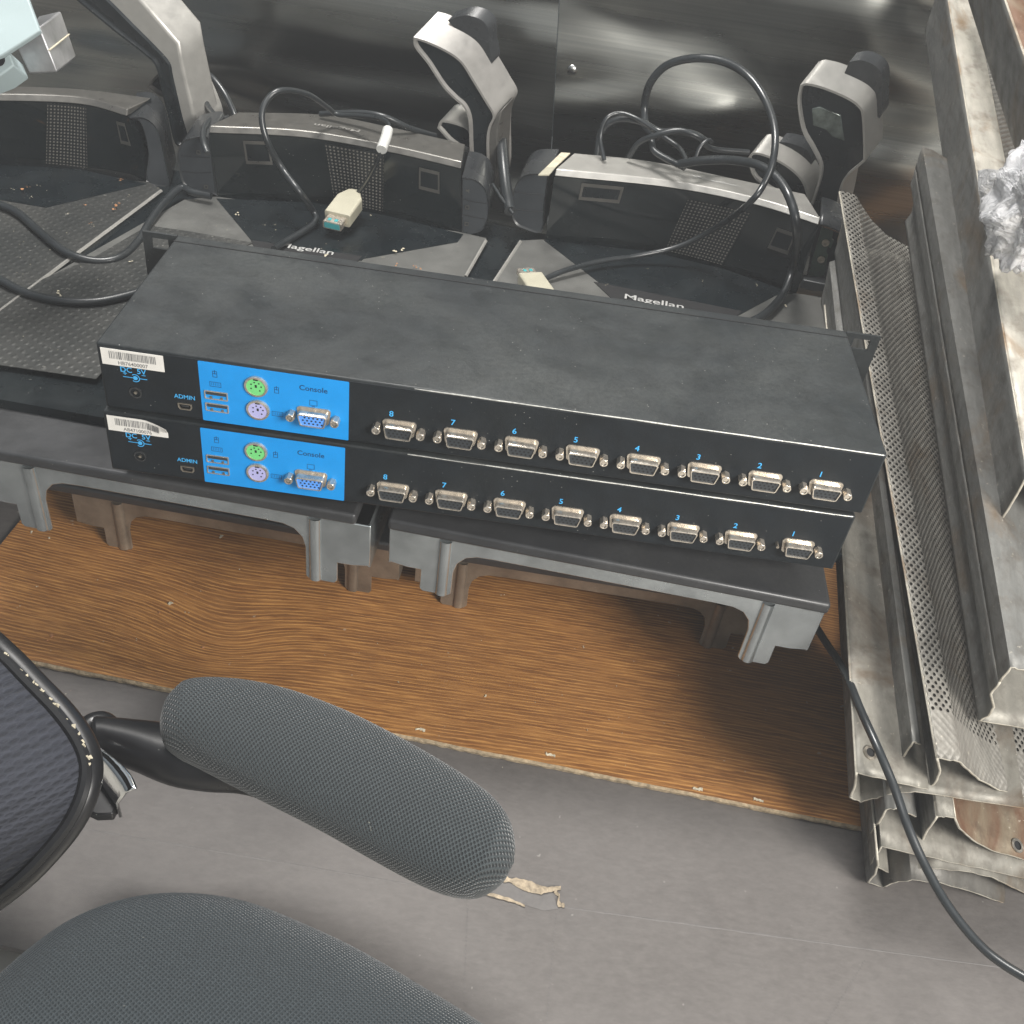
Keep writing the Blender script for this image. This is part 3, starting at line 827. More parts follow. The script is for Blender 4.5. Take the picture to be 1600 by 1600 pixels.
def scanner_base(r, O, ex, ey, mt, low=False, dz=0, plat=True, wd=.272, tilt=0.0, lx=None, zl=-157, zr=-157):
    """chassis in its own frame: front-left lip corner O, x right, y back"""
    def P(x, y, z): return O + ex * (x / 1000) + ey * (y / 1000) + Z * ((z + 100) / 1000 - tilt * x / 1000 / .272)
    W_ = wd * 1000; l0, l1 = lx or (0, W_)
    def slab(x0, y0, z0, x1, y1, z1, mb=None):
        mb = mb or MB(); k = len(mb.v)
        for z in (z0, z1):
            for x, y in ((x0, y0), (x1, y0), (x1, y1), (x0, y1)): mb.v.append(P(x, y, z))
        for f in ((0, 3, 2, 1), (4, 5, 6, 7), (0, 1, 5, 4), (1, 2, 6, 5), (2, 3, 7, 6), (3, 0, 4, 7)): mb.f.append(tuple(k + i for i in f)); mb.m.append(0)
        return mb
    obj('front_skirt', slab(0, 0, -108.5, W_, 330, -100), M['steelskirt'], r, bevel=.0022, seg=3)
    def leg(zz):
        k = zz + 157
        return [(1, -109), (1, -137 + k), (13, -139 + k), (22, -139 + k), (22, -155 + k), (24, -157.5 + k), (41, -157.5 + k), (43, -155 + k), (43, -136), (45, -128), (50, -122), (57, -119.5), (68, -119)]
    poly = [(l0 + x, z) for x, z in leg(zl)] + [(l1 - x, z) for x, z in reversed(leg(zr))]
    fr = MB(); fr.prism([P(x, 2.5, z) for x, z in poly], ey * .0015); obj('leg_frame', fr, mt, r, bevel=.0006)
    for s, x0 in ((0, l0 + 33), (1, l1 - 40)):
        mb = MB(); mb.loft([[P(x0 + 4.0 * math.cos(a) + 3.5, 2.5 - 3.0 * math.sin(a), z) for a in [math.pi * k / 8 for k in range(9)]] for z in (-110, (zl, zr)[s] + 1)])
        obj('pressed_rib', mb, mt, r, smooth=True)
    for x0 in (l0 + 1, l1 - 2.5):
        mb = slab(x0, 4.2, -139 + (zl + 157 if x0 < 100 else zr + 157), x0 + 1.5, 300, -109); obj('side_plate', mb, mt, r)
    mb = slab(l0 + 1, 299, -157, l1 - 1, 301, -113); obj('back_plate', mb, mt, r)
    obj('body_tray', slab(-10, 42, -100, W_ + 10, 420, -93), M['scan_black'], r)  # black tray widened past the sides to darken the gap between scanners
    obj('body_shell', slab(10, 60, -138, W_ - 10, 298, -109), M['scan_black'], r)
    return P


def dedupe_loc(p): return (p.x, p.y, -.105)


def bonnet(r, D):
    """housing, window, bezel, grille and caps from measured curves lifted to their own heights"""
    zb_ = -.0895
    B = curve(D['base'], zb_, 6)
    # top height where the window leans back a little
    lo, hi = -.06, .03
    for _ in range(30):
        mid = (lo + hi) / 2; T = curve(D['top'], mid, 6)
        if sum(p.dot(EY) for p in T) / len(T) > sum(p.dot(EY) for p in B) / len(B) - .002: lo = mid
        else: hi = mid
    zt = mid
    ch = (B[-1] - B[0]); ch.z = 0; ch.normalize(); bk = Vector((-ch.y, ch.x, 0))
    Bk = curve(D['back'], zt + .006, 6)
    if D.get('skew'): pass
    F1 = [p + Z * .0050 + bk * .0042 for p in T]
    # bezel
    mb = MB(); mb.loft([[p + bk * .004 for p in T], T, F1, Bk, [p - Z * .007 for p in Bk]])
    mb.quad([T[0] + bk * .004, T[0], F1[0], Bk[0], Bk[0] - Z * .007]); mb.quad([T[-1] + bk * .004, T[-1], F1[-1], Bk[-1], Bk[-1] - Z * .007])
    obj('top_bezel', mb, M[D.get('bezmat', 'gunmetal')], r, bevel=.0009, seg=3)
    # housing
    mb = MB(); up2 = [p + bk * .002 - Z * .0004 for p in T]; bb = [Vector((p.x, p.y, zb_ - .01)) for p in Bk]
    Bl = [p - Z * .006 + bk * .002 for p in B]
    mb.loft([Bl, up2, [p - Z * .002 for p in Bk], bb]); mb.quad([Bl[0], up2[0], Bk[0], bb[0]]); mb.quad([Bl[-1], up2[-1], Bk[-1], bb[-1]])
    obj('tower_housing', mb, M['scan_black'], r)
    n = len(T); win = MB()
    i0, i1 = D.get('win', (0, n - 1))
    fr_ = lambda i, t: B[i].lerp(T[i], t) + bk * .0012
    rows = [[fr_(i, t) for i in range(i0, i1 + 1)] for t in (0.0, .25, .5, .75, .985)]
    win.loft(rows); wobj = obj('scan_window', win, M['winglass'], r, smooth=True)

    def at(u, t, d=0.0):
        x = u * (n - 1); i = min(int(x), n - 2); f = x - i
        return B[i].lerp(T[i], t).lerp(B[i + 1].lerp(T[i + 1], t), f) - bk * (d - .0012)
    if 'grille' in D:
        u0, u1, t0, t1 = D['grille']; g = MB(); rows = []
        for b_ in range(6): rows.append([at(lerp(u0, u1, a / 10), lerp(t0, t1, b_ / 5), .0006) for a in range(11)])
        Wg = (rows[0][-1] - rows[0][0]).length; Hg = (rows[-1][0] - rows[0][0]).length
        g.loft(rows, uv=lambda i, j: (j / 10 * Wg, i / 5 * Hg)); obj('speaker_grille', g, M['grille'], r, smooth=True)
    for (u, t, w_, h_) in D.get('frames', []):
        f_ = MB()
        for a, b, c_, d_ in ((-w_, -h_, w_, -h_ + .05), (-w_, h_ - .05, w_, h_), (-w_, -h_, -w_ + .007, h_), (w_ - .007, -h_, w_, h_)):
            f_.quad([at(u + a, t + b, .0007), at(u + c_, t + b, .0007), at(u + c_, t + d_, .0007), at(u + a, t + d_, .0007)])
        obj('camera_frame', f_, M['gunmetal'], wobj, solid=.0003)
        f2 = MB(); f2.quad([at(u - w_, t - h_, .0004), at(u + w_, t - h_, .0004), at(u + w_, t + h_, .0004), at(u - w_, t + h_, .0004)]); obj('camera_window', f2, M['scan_black'], wobj)
    if 'etext' in D:
        s_, (u, v), px_, sz, flip = D['etext']
        k = int(u * (n - 1)); c = F1[k].lerp(Bk[k], v); du = (F1[min(k + 3, n - 1)] - F1[max(k - 3, 0)]).normalized(); dv = (Bk[k] - F1[k]).normalized()
        if flip: du = -du; dv = -dv
        textmesh('embossed_text', s_, sz, c + Z * .0003, du, dv, M['tag'] if not flip else M['silver'], r, .0003, 'CENTER', 1.5)
    return B, T, Bk, ch, bk, zt


def endcap(r, outline, base, ch, bk, depth, buttons, top_strip, rise=.004, nm='end_cap', lab=None, btn=None, icons=None):
    """D-shaped cap: outline pixels put on the vertical plane through base, extruded backward"""
    nrm = Vector((-ch.y, ch.x, 0))
    P = [up(x, y, base, nrm) for x, y in outline]
    P = spline(P + [P[0]], 3)[:-1]
    mb = MB(); Q = [p + bk * depth + Z * rise for p in P]
    cen = sum(P, Vector()) / len(P)
    Pin = [cen + (p - cen) * .93 + bk * .0012 for p in P]
    mb.loft([Pin, P, Q], 0, True); mb.quad(list(reversed(Q)))
    c = obj(nm, mb, M['cap'], r, smooth=True, label=lab)
    mb = MB(); mb.quad(Pin); obj('cap_face', mb, M['button'], c)
    if buttons:
        for ln in buttons:
            a, b = [up(x, y, base + nrm * .0006, nrm) for x, y in ln]
            m = MB(); m.tube([a, a.lerp(b, .5) - Z * .0006, b], .00035, 6); obj('button_gap', m, M['hole'], c)
    if icons:
        m = MB()
        for x, y, k in icons:
            p = up(x, y, base + nrm * .0002, nrm); s = .0018
            if k == 0: m.prism([p + ch * a * s + Z * b * s for a, b in ((-1, -.4), (-.2, -.4), (.7, -1), (.7, 1), (-.2, .4), (-1, .4))], -nrm * .0002)
            else:
                for a, b, c2, d in ((-1, -1, 1, -.6), (-1, .6, 1, 1), (-1, -1, -.6, 1), (.6, -1, 1, 1)):
                    m.prism([p + ch * a * s + Z * b * s, p + ch * c2 * s + Z * b * s, p + ch * c2 * s + Z * d * s, p + ch * a * s + Z * d * s], -nrm * .0002)
        obj('button_icons', m, M['gunmetal'], c)
    if top_strip:
        q = [up(x, y, Vector((0, 0, (P[0].z + rise * .5) + z)), Z) for x, y, z in top_strip]
        m = MB(); m.prism(q, (0, 0, -.0012)); obj('indicator_strip', m, M['paleflake'], c)
    return c


def tower(r, face, pln, band, depth, dirv, hump=None, lens=None, matn='silver', nm='reader_tower', fillm='scan_black', neck=None):
    """side reader: traced outline on its own plane, real rim depth, recessed black face"""
    base, nrm = pln
    P = [up(x, y, base, nrm) for x, y in face]
    P = spline(P + [P[0]], 4)[:-1]
    cen = sum(P, Vector()) / len(P)
    back = [p + dirv * depth for p in P]
    mb = MB(); inn = []
    for i, p in enumerate(P):
        t = (P[(i + 1) % len(P)] - P[i - 1]).normalized(); n_ = t.cross(nrm).normalized()
        inn.append((p, n_))
    sgn = 1 if sum((c_ - cen).dot(n_) for c_, n_ in inn) < 0 else -1
    rim = [p + n_ * sgn * .0018 for p, n_ in inn]; rimb = [p + dirv * .003 for p in rim]
    mb.loft([rimb, rim, P, back], 0, True); mb.quad(back)
    t_ = obj(nm, mb, M[matn], r, smooth=True)
    mb = MB(); mb.quad(rimb); obj('reader_face', mb, M[fillm], t_)
    if lens:
        L = [up(x, y, base + dirv * .0022, nrm) for x, y in lens]; mb = MB(); mb.prism(L, dirv * .002); obj('reader_lens', mb, M['lens'], t_, bevel=.0006)
    if hump:
        H = [up(x, y, base + dirv * depth * .7, nrm) for x, y in hump]; H = spline(H + [H[0]], 3)[:-1]
        mb = MB(); hb = [p + dirv * .012 for p in H]; mb.loft([H, hb], 0, True); mb.quad(hb); mb.quad(H); obj('rear_hump', mb, M['cap'], t_, smooth=True)
    return t_


def platter(r, P, D, mats, outline, trap, edgepx=None):
    zt = -.0895
    q = [un(x, y, zt) for x, y in outline]; mb = MB(); mb.prism(q, (0, 0, -.003)); obj('platter', mb, M[mats], r)
    q = [un(x, y, zt + .0004) for x, y in trap]; mb = MB(); mb.prism(q, (0, 0, -.0012)); obj('glass_plate', mb, M['scan_black'], r)
    for a, b in (edgepx or []):
        A = un(*a, zt); B_ = un(*b, zt); t = (B_ - A).normalized(); s_ = t.cross(Z); m = MB()
        m.loft([[A - s_ * .0022, B_ - s_ * .0022], [A - s_ * .0012 + Z * .0012, B_ - s_ * .0012 + Z * .0012], [A + s_ * .0002 + Z * .0012, B_ + s_ * .0002 + Z * .0012], [A + s_ * .0004 - Z * .004, B_ + s_ * .0004 - Z * .004]])
        obj('platter_rim', m, M['silver'], r)


# -- right scanner
zf = -.100
OR = un(606, 812, zf); ORr = un(1300, 946, zf - .012); exR = (ORr - OR); exR.z = 0; wR = exR.length; exR.normalize(); eyR = Vector((-exR.y, exR.x, 0))
OM_r = un(556, 806, zf); OM_l = un(0, 706, zf); exM = (OM_r - OM_l); exM.z = 0; exM.normalize(); eyM = Vector((-exM.y, exM.x, 0)); OM = OM_r - exM * .272
sR = thing('checkout_scanner', 'rightmost checkout scanner, bright silver top bezel and a broken right end cap', 'scanner', OR + exR * .136 + eyR * .17 - Z * .06, 'checkout scanners')
PR = scanner_base(sR, OR, exR, eyR, M['zinc'], wd=wR, tilt=.012, zr=-164)
BR, TR, KR, chR, bkR, ztR = bonnet(sR, dict(base=[(852, 373), (1012, 389), (1130, 417), (1246, 455)], top=[(866, 275), (1051, 294), (1183, 321), (1279, 352)], back=[(897, 239), (1012, 251), (1129, 275), (1258, 303)], bezmat='silver',
                       grille=(.40, .66, .02, .86), frames=[(.135, .80, .058, .13), (.855, .62, .05, .16)], etext=('Magellan', (.60, .42), None, .008, False)))
platter(sR, PR, None, 'platter', [(772, 440), (812, 376), (848, 374), (1238, 458), (1293, 464), (1293, 560), (1000, 600), (700, 540)], [(850, 375), (950, 452), (1000, 482), (1140, 500), (1213, 461), (1240, 458), (1130, 420), (1012, 392)], [((812, 377), (766, 447))])
m = MB(); q = [un(x, y, -.0888) for x, y in ((928, 440), (1160, 486), (1140, 505), (960, 470))]; m.prism(q, (0, 0, -.001)); nb = obj('name_strip', m, M['hole'], sR)
a = un(974, 466, -.0886); b = un(1062, 482, -.0886)
textmesh('printed_name', 'Magellan', .0118, a, (b - a), Z.cross(b - a), M['print_grey'], sR, .0002, 'LEFT', 1.25)
endcap(sR, [(857, 272), (826, 272), (810, 282), (801, 304), (799, 332), (805, 349), (818, 357), (846, 363), (850, 325)], BR[0], chR, bkR, .045, [((806, 300), (850, 304)), ((804, 327), (850, 331))], None, rise=.006)
m = MB(); q = [up(x, y, Vector((0, 0, ztR + .0075)), Z) for x, y in ((842, 272), (856, 272), (891, 239), (877, 238))]; m.prism(q, (0, 0, -.001)); obj('indicator_strip', m, M['paleflake'], sR)
for qq in (((841, 273), (858, 273), (868, 261), (854, 261)),):
    m = MB(); m.prism([up(x, y, Vector((0, 0, ztR + .0079)), Z) for x, y in qq], (0, 0, -.001)); obj('indicator_light', m, M['beige'], sR)
# broken cap: open shell with the board showing
nrm = Vector((-chR.y, chR.x, 0)); bs = BR[-1]
sh = [(1281, 350), (1300, 356), (1325, 371), (1331, 386), (1326, 415), (1312, 440), (1294, 452), (1262, 447)]
P_ = spline([up(x, y, bs, nrm) for x, y in sh], 4); m = MB(); m.loft([P_, [p + bkR * .043 + Z * .006 for p in P_]])
ec = obj('end_cap', m, M['cap'], sR, smooth=True, solid=.0018, label='broken open end cap shell, its face missing')
m = MB(); m.prism([up(x, y, bs + bkR * .012, nrm) for x, y in ((1284, 356), (1302, 362), (1300, 373), (1303, 376), (1298, 388), (1294, 386), (1291, 394), (1294, 398), (1288, 430), (1262, 436), (1268, 410))], bkR * .0016)
pc = obj('circuit_board', m, M['pcb'], ec)
for x, y in ((1290, 379), (1283, 405)):
    m = MB(); m.cyl(up(x, y, bs + bkR * .0115, nrm), -nrm, .0032, .0012, 16, 0, .0016, .001); obj('board_switch', m, M['nickel_dirty'], pc)
m = MB(); m.prism([up(x, y, bs + bkR * .0125 * 3, nrm) for x, y in ((1275, 350), (1325, 371), (1326, 415), (1294, 452), (1258, 445))], bkR * .001); obj('cap_inner_wall', m, M['hole'], ec)
m = MB(); m.prism([up(x, y, bs - bkR * .003, nrm) for x, y in ((1255, 437), (1300, 446), (1313, 440), (1305, 456), (1270, 456), (1250, 450))], bkR * .012); obj('cap_foot', m, M['cap'], ec, bevel=.001)
for x0, y0, x1, y1 in ((1296, 462, 1292, 536), (1302, 476, 1302, 520)):
    m = MB(); m.tube([un(x0, y0, -.088), un(x1, y1, -.088)], .0011, 6); obj('side_rail', m, M['gunmetal'], sR)
nT = EY; bT = EY * 0 + BR[-1] + EY * .058
dirT = (EX * .42 + EY * .74 + Z * .46).normalized()
tower(sR, [(1250, 133), (1262, 130), (1290, 137), (1325, 152), (1343, 165), (1350, 182), (1352, 245), (1347, 256), (1325, 275), (1315, 294), (1309, 325), (1300, 345), (1262, 340), (1269, 312), (1279, 280), (1280, 258), (1268, 232), (1253, 204), (1246, 160)], (bT, EY), None, .030, dirT,
      hump=[(1327, 97), (1345, 94), (1366, 102), (1378, 118), (1378, 150), (1374, 185), (1340, 150), (1318, 125)], lens=[(1268, 170), (1280, 167), (1313, 180), (1319, 221), (1300, 214), (1290, 203), (1270, 196)])
nT2 = EY
tower(sR, [(1168, 247), (1182, 238), (1220, 252), (1250, 275), (1262, 300), (1262, 325), (1225, 310), (1180, 280)], (bT + EY * .008, EY), None, .024, dirT, nm='rear_reader_head', hump=[(1218, 222), (1235, 224), (1262, 236), (1266, 262), (1240, 262), (1215, 240)])

# -- middle scanner
sM = thing('checkout_scanner', 'middle checkout scanner, dull bezel, its left legs and the beige plug lying on it', 'scanner', OM + exM * .136 + eyM * .17 - Z * .06, 'checkout scanners')
sM['label'] = 'middle checkout scanner, dull grey top bezel, intact button end caps on both sides'
PM = scanner_base(sM, OM, exM, eyM, M['zinc'], lx=(26, 282), zl=-163, zr=-163)
BM, TM, KM, chM, bkM, ztM = bonnet(sM, dict(base=[(336, 307), (492, 314), (600, 333), (722, 364)], top=[(326, 208), (472, 215), (602, 237), (720, 264)], back=[(372, 175), (506, 179), (609, 198), (727, 225)],
                       grille=(.42, .66, .02, .95), frames=[(.16, .72, .045, .18), (.86, .70, .045, .17)], etext=('Magellan', (.47, .40), None, .008, True)))
platter(sM, PM, None, 'platter', [(288, 312), (338, 307), (716, 362), (760, 372), (722, 440), (650, 600), (200, 560), (0, 566), (-120, 545), (150, 390)], [(338, 310), (398, 382), (408, 390), (565, 407), (568, 404), (715, 378), (724, 366), (600, 336), (492, 317)], [((758, 376), (726, 432))])
m = MB(); q = [un(x, y, -.0887) for x, y in ((392, 375), (566, 400), (555, 412), (400, 392))]; m.prism(q, (0, 0, -.0008)); obj('name_strip', m, M['hole'], sM)
a = un(434, 385, -.0885); b = un(524, 399, -.0885)
textmesh('printed_name', 'Magellan', .0108, a, (b - a), Z.cross(b - a), M['print_grey'], sM, .0002, 'LEFT', 1.25)
# dimpled overlay sheet on the left wing
m = MB(); q = [un(x, y, -.0886) for x, y in ((235, 350), (244, 354), (300, 362), (395, 379), (300, 420), (250, 480), (150, 592), (0, 570), (-120, 548), (-80, 500), (150, 400))]; m.prism(q, (0, 0, -.0006)); obj('dimpled_overlay', m, M['dimple'], sM)
endcap(sM, [(328, 224), (322, 213), (300, 216), (285, 221), (277, 240), (280, 268), (288, 290), (305, 301), (334, 304), (340, 300)], BM[0], chM, bkM, .045, [((283, 243), (328, 246)), ((285, 268), (330, 270))], None, rise=.006, icons=[(310, 238, 1), (322, 292, 1)])
endcap(sM, [(722, 277), (742, 281), (757, 294), (763, 315), (762, 342), (752, 361), (728, 366), (722, 362)], BM[-1], chM, bkM, .045, [((722, 311), (760, 318)), ((722, 335), (758, 342))], None, rise=.006, icons=[(731, 298, 0), (730, 324, 1), (729, 350, 1)])
bT = BM[-1] + EY * .058
tower(sM, [(646, 58), (661, 62), (687, 73), (710, 86), (725, 100), (740, 124), (760, 157), (773, 181), (766, 200), (763, 224), (763, 300), (740, 300), (734, 234), (732, 190), (724, 168), (710, 155), (691, 135), (668, 100), (648, 74)], (bT, EY), None, .034, dirT,
      hump=[(700, 32), (725, 24), (748, 29), (762, 43), (764, 70), (768, 100), (745, 70), (715, 48)], matn='silver_dim')
m = MB(); q = [(776, 180), (784, 172), (778, 200), (776, 240), (776, 300), (764, 300), (763, 224), (766, 200)]
m.prism([up(x, y, bT + EY * .001, EY) for x, y in q], dirT * .02); obj('tower_neck', m, M['gunmetal'], sM, bevel=.001)
tower(sM, [(683, 200), (692, 188), (733, 202), (733, 236), (706, 224)], (bT + EY * .010, EY), None, .022, dirT, nm='rear_reader_head')

# -- left scanner (cut by the frame)
sL = thing('checkout_scanner', 'leftmost checkout scanner, cut by the frame, dimpled platter covered in crumbs', 'scanner', OM - EX * .16 + EY * .17 - Z * .06, 'checkout scanners')
BL, TL, KL, chL, bkL, ztL = bonnet(sL, dict(base=[(-130, 262), (0, 254), (125, 263), (232, 284)], top=[(-130, 160), (0, 158), (125, 163), (199, 182)], back=[(-110, 132), (0, 134), (125, 139), (236, 153)], grille=(.52, .70, .02, .98), frames=[(.93, .70, .03, .17)]))
platter(sL, None, None, 'dimple', [(-130, 262), (232, 284), (254, 297), (0, 487), (-60, 530), (-300, 520)], [(-130, 264), (0, 256), (125, 265), (229, 287), (72, 324), (0, 312), (-130, 320)], [((251, 298), (0, 485)), ((0, 485), (-60, 528))])
endcap(sL, [(202, 184), (225, 184), (243, 198), (252, 222), (260, 262), (266, 292), (256, 294), (228, 286), (232, 240), (220, 192)], BL[-1], chL, bkL, .045, None, None, rise=.006)
m = MB(); qa = [un(x, y, -.0955) for x, y in ((258, 301), (286, 312), (60, 500), (0, 548), (-60, 590), (-120, 570), (0, 492))]; m.prism(qa, (0, 0, -.012)); obj('side_channel', m, M['zinc_dark'], sL)
m = MB(); m.loft([[P0 for P0 in (un(0, 490, -.0905), un(254, 299, -.0905))], [un(0, 510, -.094), un(262, 304, -.094)]]); obj('channel_wall', m, M['scan_black'], sL)
bT = BL[-1] + EY * .050
tower(sL, [(120, -40), (165, 0), (205, 40), (240, 75), (262, 100), (268, 125), (282, 185), (292, 225), (274, 225), (262, 180), (252, 140), (243, 104), (225, 85), (170, 42), (100, -20)], (bT, EY), None, .006, dirT, matn='scan_black')
m = MB(); q = [(150, -12), (214, -6), (278, 68), (284, 100), (300, 170), (309, 206), (290, 214), (272, 150), (264, 108), (256, 90), (205, 42)]
m.prism([up(x, y, bT + EY * .002, EY) for x, y in q], dirT * .03); obj('tower_band', m, M['silver'], sL, bevel=.002, seg=3)
tower(sL, [(290, 134), (303, 140), (326, 196), (310, 206), (300, 175)], (bT + EY * .012, EY), None, .02, dirT, nm='rear_reader_head')
tower(sL, [(230, 136), (238, 124), (252, 116), (262, 150), (250, 150)], (bT + EY * .014, EY), None, .02, dirT, nm='rear_reader_head', matn='gunmetal')

# -- scanners stacked below
for Ox, exx, eyy, lab in ((OR, exR, eyR, 'lower scanner chassis standing on the laminate beneath the rightmost scanner'), (OM, exM, eyM, 'lower scanner chassis standing on the laminate beneath the middle scanner')):
    O2 = Ox + eyy * .088 - Z * .1005 + exx * (.006 if Ox is OR else .012)
    r = thing('scanner_chassis', lab, 'scanner', O2 + exx * .136 + eyy * .15 - Z * .0573, 'lower scanners in the stacks')
    scanner_base(r, O2, exx, eyy, M['zinc_dark'], lx=(0, 268) if Ox is OR else (18, 273), zl=-157.3, zr=-157.3)
# ------------------------------------------------------------------ cables


def cable(name, label, pts, rad, cat='cable', group='loose black cables', mat='cable'):
    """pts: (px, py, plane kind, value): 'z' height or 'd' depth from the lens' position"""
    P = []
    for x, y, k, v in pts: P.append(un(x, y, v) if k == 'z' else up(x, y, EY * v, EY))
    c = thing(name, label, cat, tuple(P[0]), group)
    Q = spline(P, 8); nq = len(Q) - 1
    rad = tuple(k * .85 for k in rad) if isinstance(rad, tuple) else rad * .82
    if isinstance(rad, tuple): rad = [lerp(rad[0], rad[1], min(1, max(0, (i / nq - .3) / .4))) for i in range(nq + 1)]
    mb = MB(); mb.tube(Q, rad, 10); obj('cable_sheath', mb, M['cable'], c, smooth=True)
    return c, P


def usbplug(par, a, b, w_, body_len, mhex=True, th=.008):
    """beige plug from a (cable side) to b (contact side)"""
    d = (b - a).normalized(); s_ = d.cross(Z).normalized(); n_ = s_.cross(d).normalized(); h = w_ / 2; t = th / 2
    def ring(l, hw, ht): return [a + d * l + s_ * x * hw + n_ * y * ht for x, y in ((-1, -.8), (-1, .8), (-.9, 1), (.9, 1), (1, .8), (1, -.8), (.9, -1), (-.9, -1))]
    mb = MB(); rows = [ring(0, h * .35, t * .6), ring(body_len * .12, h * .5, t), ring(body_len * .36, h, t), ring(body_len, h, t)]
    mb.loft(rows, 0, True); mb.quad(rows[0]); mb.quad(rows[-1]); p = obj('usb_plug', mb, M['beige'], par, bevel=.0004)
    mb = MB(); r2 = [ring(body_len, h * .72, t * .55), ring(body_len + .012, h * .72, t * .55)]; mb.loft(r2, 0, True); mb.quad(r2[1]); obj('plug_shell', mb, M['nickel'], p)
    mb = MB()
    for k in (-.45, .25):
        q = [a + d * (body_len + l) + s_ * h * .72 * x + n_ * (t * .55 + .0001) for l, x in ((.006, k), (.006, k + .35), (.0095, k + .35), (.0095, k))]; mb.prism(q, n_ * .0002)
    r3 = [ring(body_len + .0118, h * .6, t * .4), ring(body_len + .0122, h * .6, t * .4)]; mb.loft(r3, 0, True); mb.quad(r3[1])
    obj('contact_insert', mb, M['teal'], p)


zP = -.0855
c, P = cable('usb_cable', 'black USB cable looping over the middle scanner with a beige plug and white tag', [(428, 389, 'z', -.083), (445, 378, 'z', zP), (474, 361, 'z', zP), (493, 345, 'z', zP + .002), (488, 328, 'z', -.078), (468, 300, 'z', -.055), (440, 262, 'd', .36), (418, 222, 'd', .355), (409, 182, 'd', .36), (419, 154, 'd', .37), (441, 141, 'd', .38), (480, 147, 'd', .40), (512, 168, 'd', .42), (528, 179, 'd', .425), (560, 181, 'd', .415), (592, 185, 'd', .40), (607, 194, 'd', .385), (605, 212, 'd', .37), (597, 232, 'd', .355), (585, 262, 'z', -.03), (570, 288, 'z', -.055), (553, 308, 'z', -.072)], (.0033, .0022))
usbplug(c, un(557, 302, -.070), un(498, 381, -.0815), .023, .044, th=.012)
mb = MB(); Q = [up(x, y, EY * v, EY) for x, y, v in ((606, 203, .376), (603, 215, .366), (596, 234, .352))]; mb.tube(spline(Q, 5), .0044, 12); tg = obj('cable_tag', mb, M['tag'], c, smooth=True)
mb = MB()
for k, (x, y) in enumerate(((602, 210), (600, 217), (597, 224), (594, 230))):
    p = up(x, y, EY * (.366 - k * .004), EY); mb.box(p + Vector((-.0022, -.0014, -.0006)), p + Vector((.0018, -.0009, .0008)))
obj('tag_printing', mb, M['barink'], tg)
cable('black_cable', 'black cable passing behind the middle scanner bezel to its reader tower', [(500, 178, 'd', .44), (560, 176, 'd', .435), (600, 182, 'd', .43), (640, 200, 'd', .44), (680, 212, 'd', .46)], .0030)
cable('black_cable', 'black cable draped from the middle scanner cap down over the leftmost platter rim', [(338, 182, 'd', .44), (326, 190, 'd', .41), (318, 205, 'd', .39), (318, 222, 'd', .37), (324, 240, 'd', .36)], .0034)
cable('black_cable', 'thin black cable arching in front of the steel wall above the left gap', [(312, 108, 'd', .50), (315, 140, 'd', .47), (326, 168, 'd', .45), (345, 187, 'd', .43), (358, 184, 'd', .43)], .0033)
cable('black_cable', 'black cable hanging against the steel wall beside the leftmost reader tower', [(313, 112, 'd', .51), (330, 120, 'd', .50), (350, 145, 'd', .49), (366, 178, 'd', .48), (372, 200, 'd', .47)], .0036)
cable('black_cable', 'black cable sagging across the dimpled platter of the leftmost scanner', [(-30, 312, 'z', zP), (0, 320, 'z', zP), (30, 334, 'z', zP), (65, 365, 'z', zP), (105, 395, 'z', zP), (150, 408, 'z', -.088), (188, 402, 'z', -.088), (215, 378, 'z', -.088), (235, 345, 'z', -.086), (255, 318, 'z', -.084), (282, 294, 'z', -.082), (300, 300, 'z', -.082), (330, 306, 'z', -.082)], .0040)
cable('black_cable', 'shiny black cable across the near left platter, ending under the switches', [(-30, 425, 'z', zP), (0, 437, 'z', zP), (40, 457, 'z', zP), (95, 470, 'z', zP), (150, 471, 'z', zP), (200, 461, 'z', zP), (240, 448, 'z', zP)], .0038)
c, P = cable('usb_cable', 'black USB cable making the tall loop over the right scanner, beige plug on its platter', [(820, 447, 'z', -.083), (846, 438, 'z', zP), (885, 422, 'z', -.083), (940, 408, 'z', -.082), (1000, 399, 'z', -.080), (1060, 385, 'z', -.07), (1120, 355, 'z', -.045), (1170, 318, 'd', .345), (1195, 285, 'd', .35), (1209, 245, 'd', .36), (1210, 200, 'd', .38), (1195, 155, 'd', .41), (1168, 118, 'd', .43), (1130, 96, 'd', .45), (1085, 91, 'd', .46), (1042, 102, 'd', .47), (1016, 130, 'd', .475), (1007, 165, 'd', .48), (1010, 200, 'd', .47), (1030, 215, 'd', .46)], (.0028, .0040))
usbplug(c, un(858, 478, -.0835), un(806, 402, -.084), .021, .047, th=.010)
cable('black_cable', 'black cable hooking over the right scanner bezel and down to the switches', [(1170, 505, 'z', -.083), (1200, 487, 'z', -.084), (1226, 455, 'z', -.08), (1241, 410, 'z', -.06), (1245, 360, 'd', .325), (1236, 315, 'd', .33), (1216, 280, 'd', .35), (1185, 258, 'd', .37), (1140, 250, 'd', .39), (1095, 251, 'd', .40), (1062, 256, 'd', .41)], .0043)
cable('black_cable', 'thin grey black cable arch standing left behind the right scanner', [(944, 250, 'd', .44), (938, 215, 'd', .45), (948, 185, 'd', .455), (970, 177, 'd', .46), (1000, 188, 'd', .455), (1035, 212, 'd', .45), (1062, 232, 'd', .44), (1075, 256, 'd', .42)], .0024)
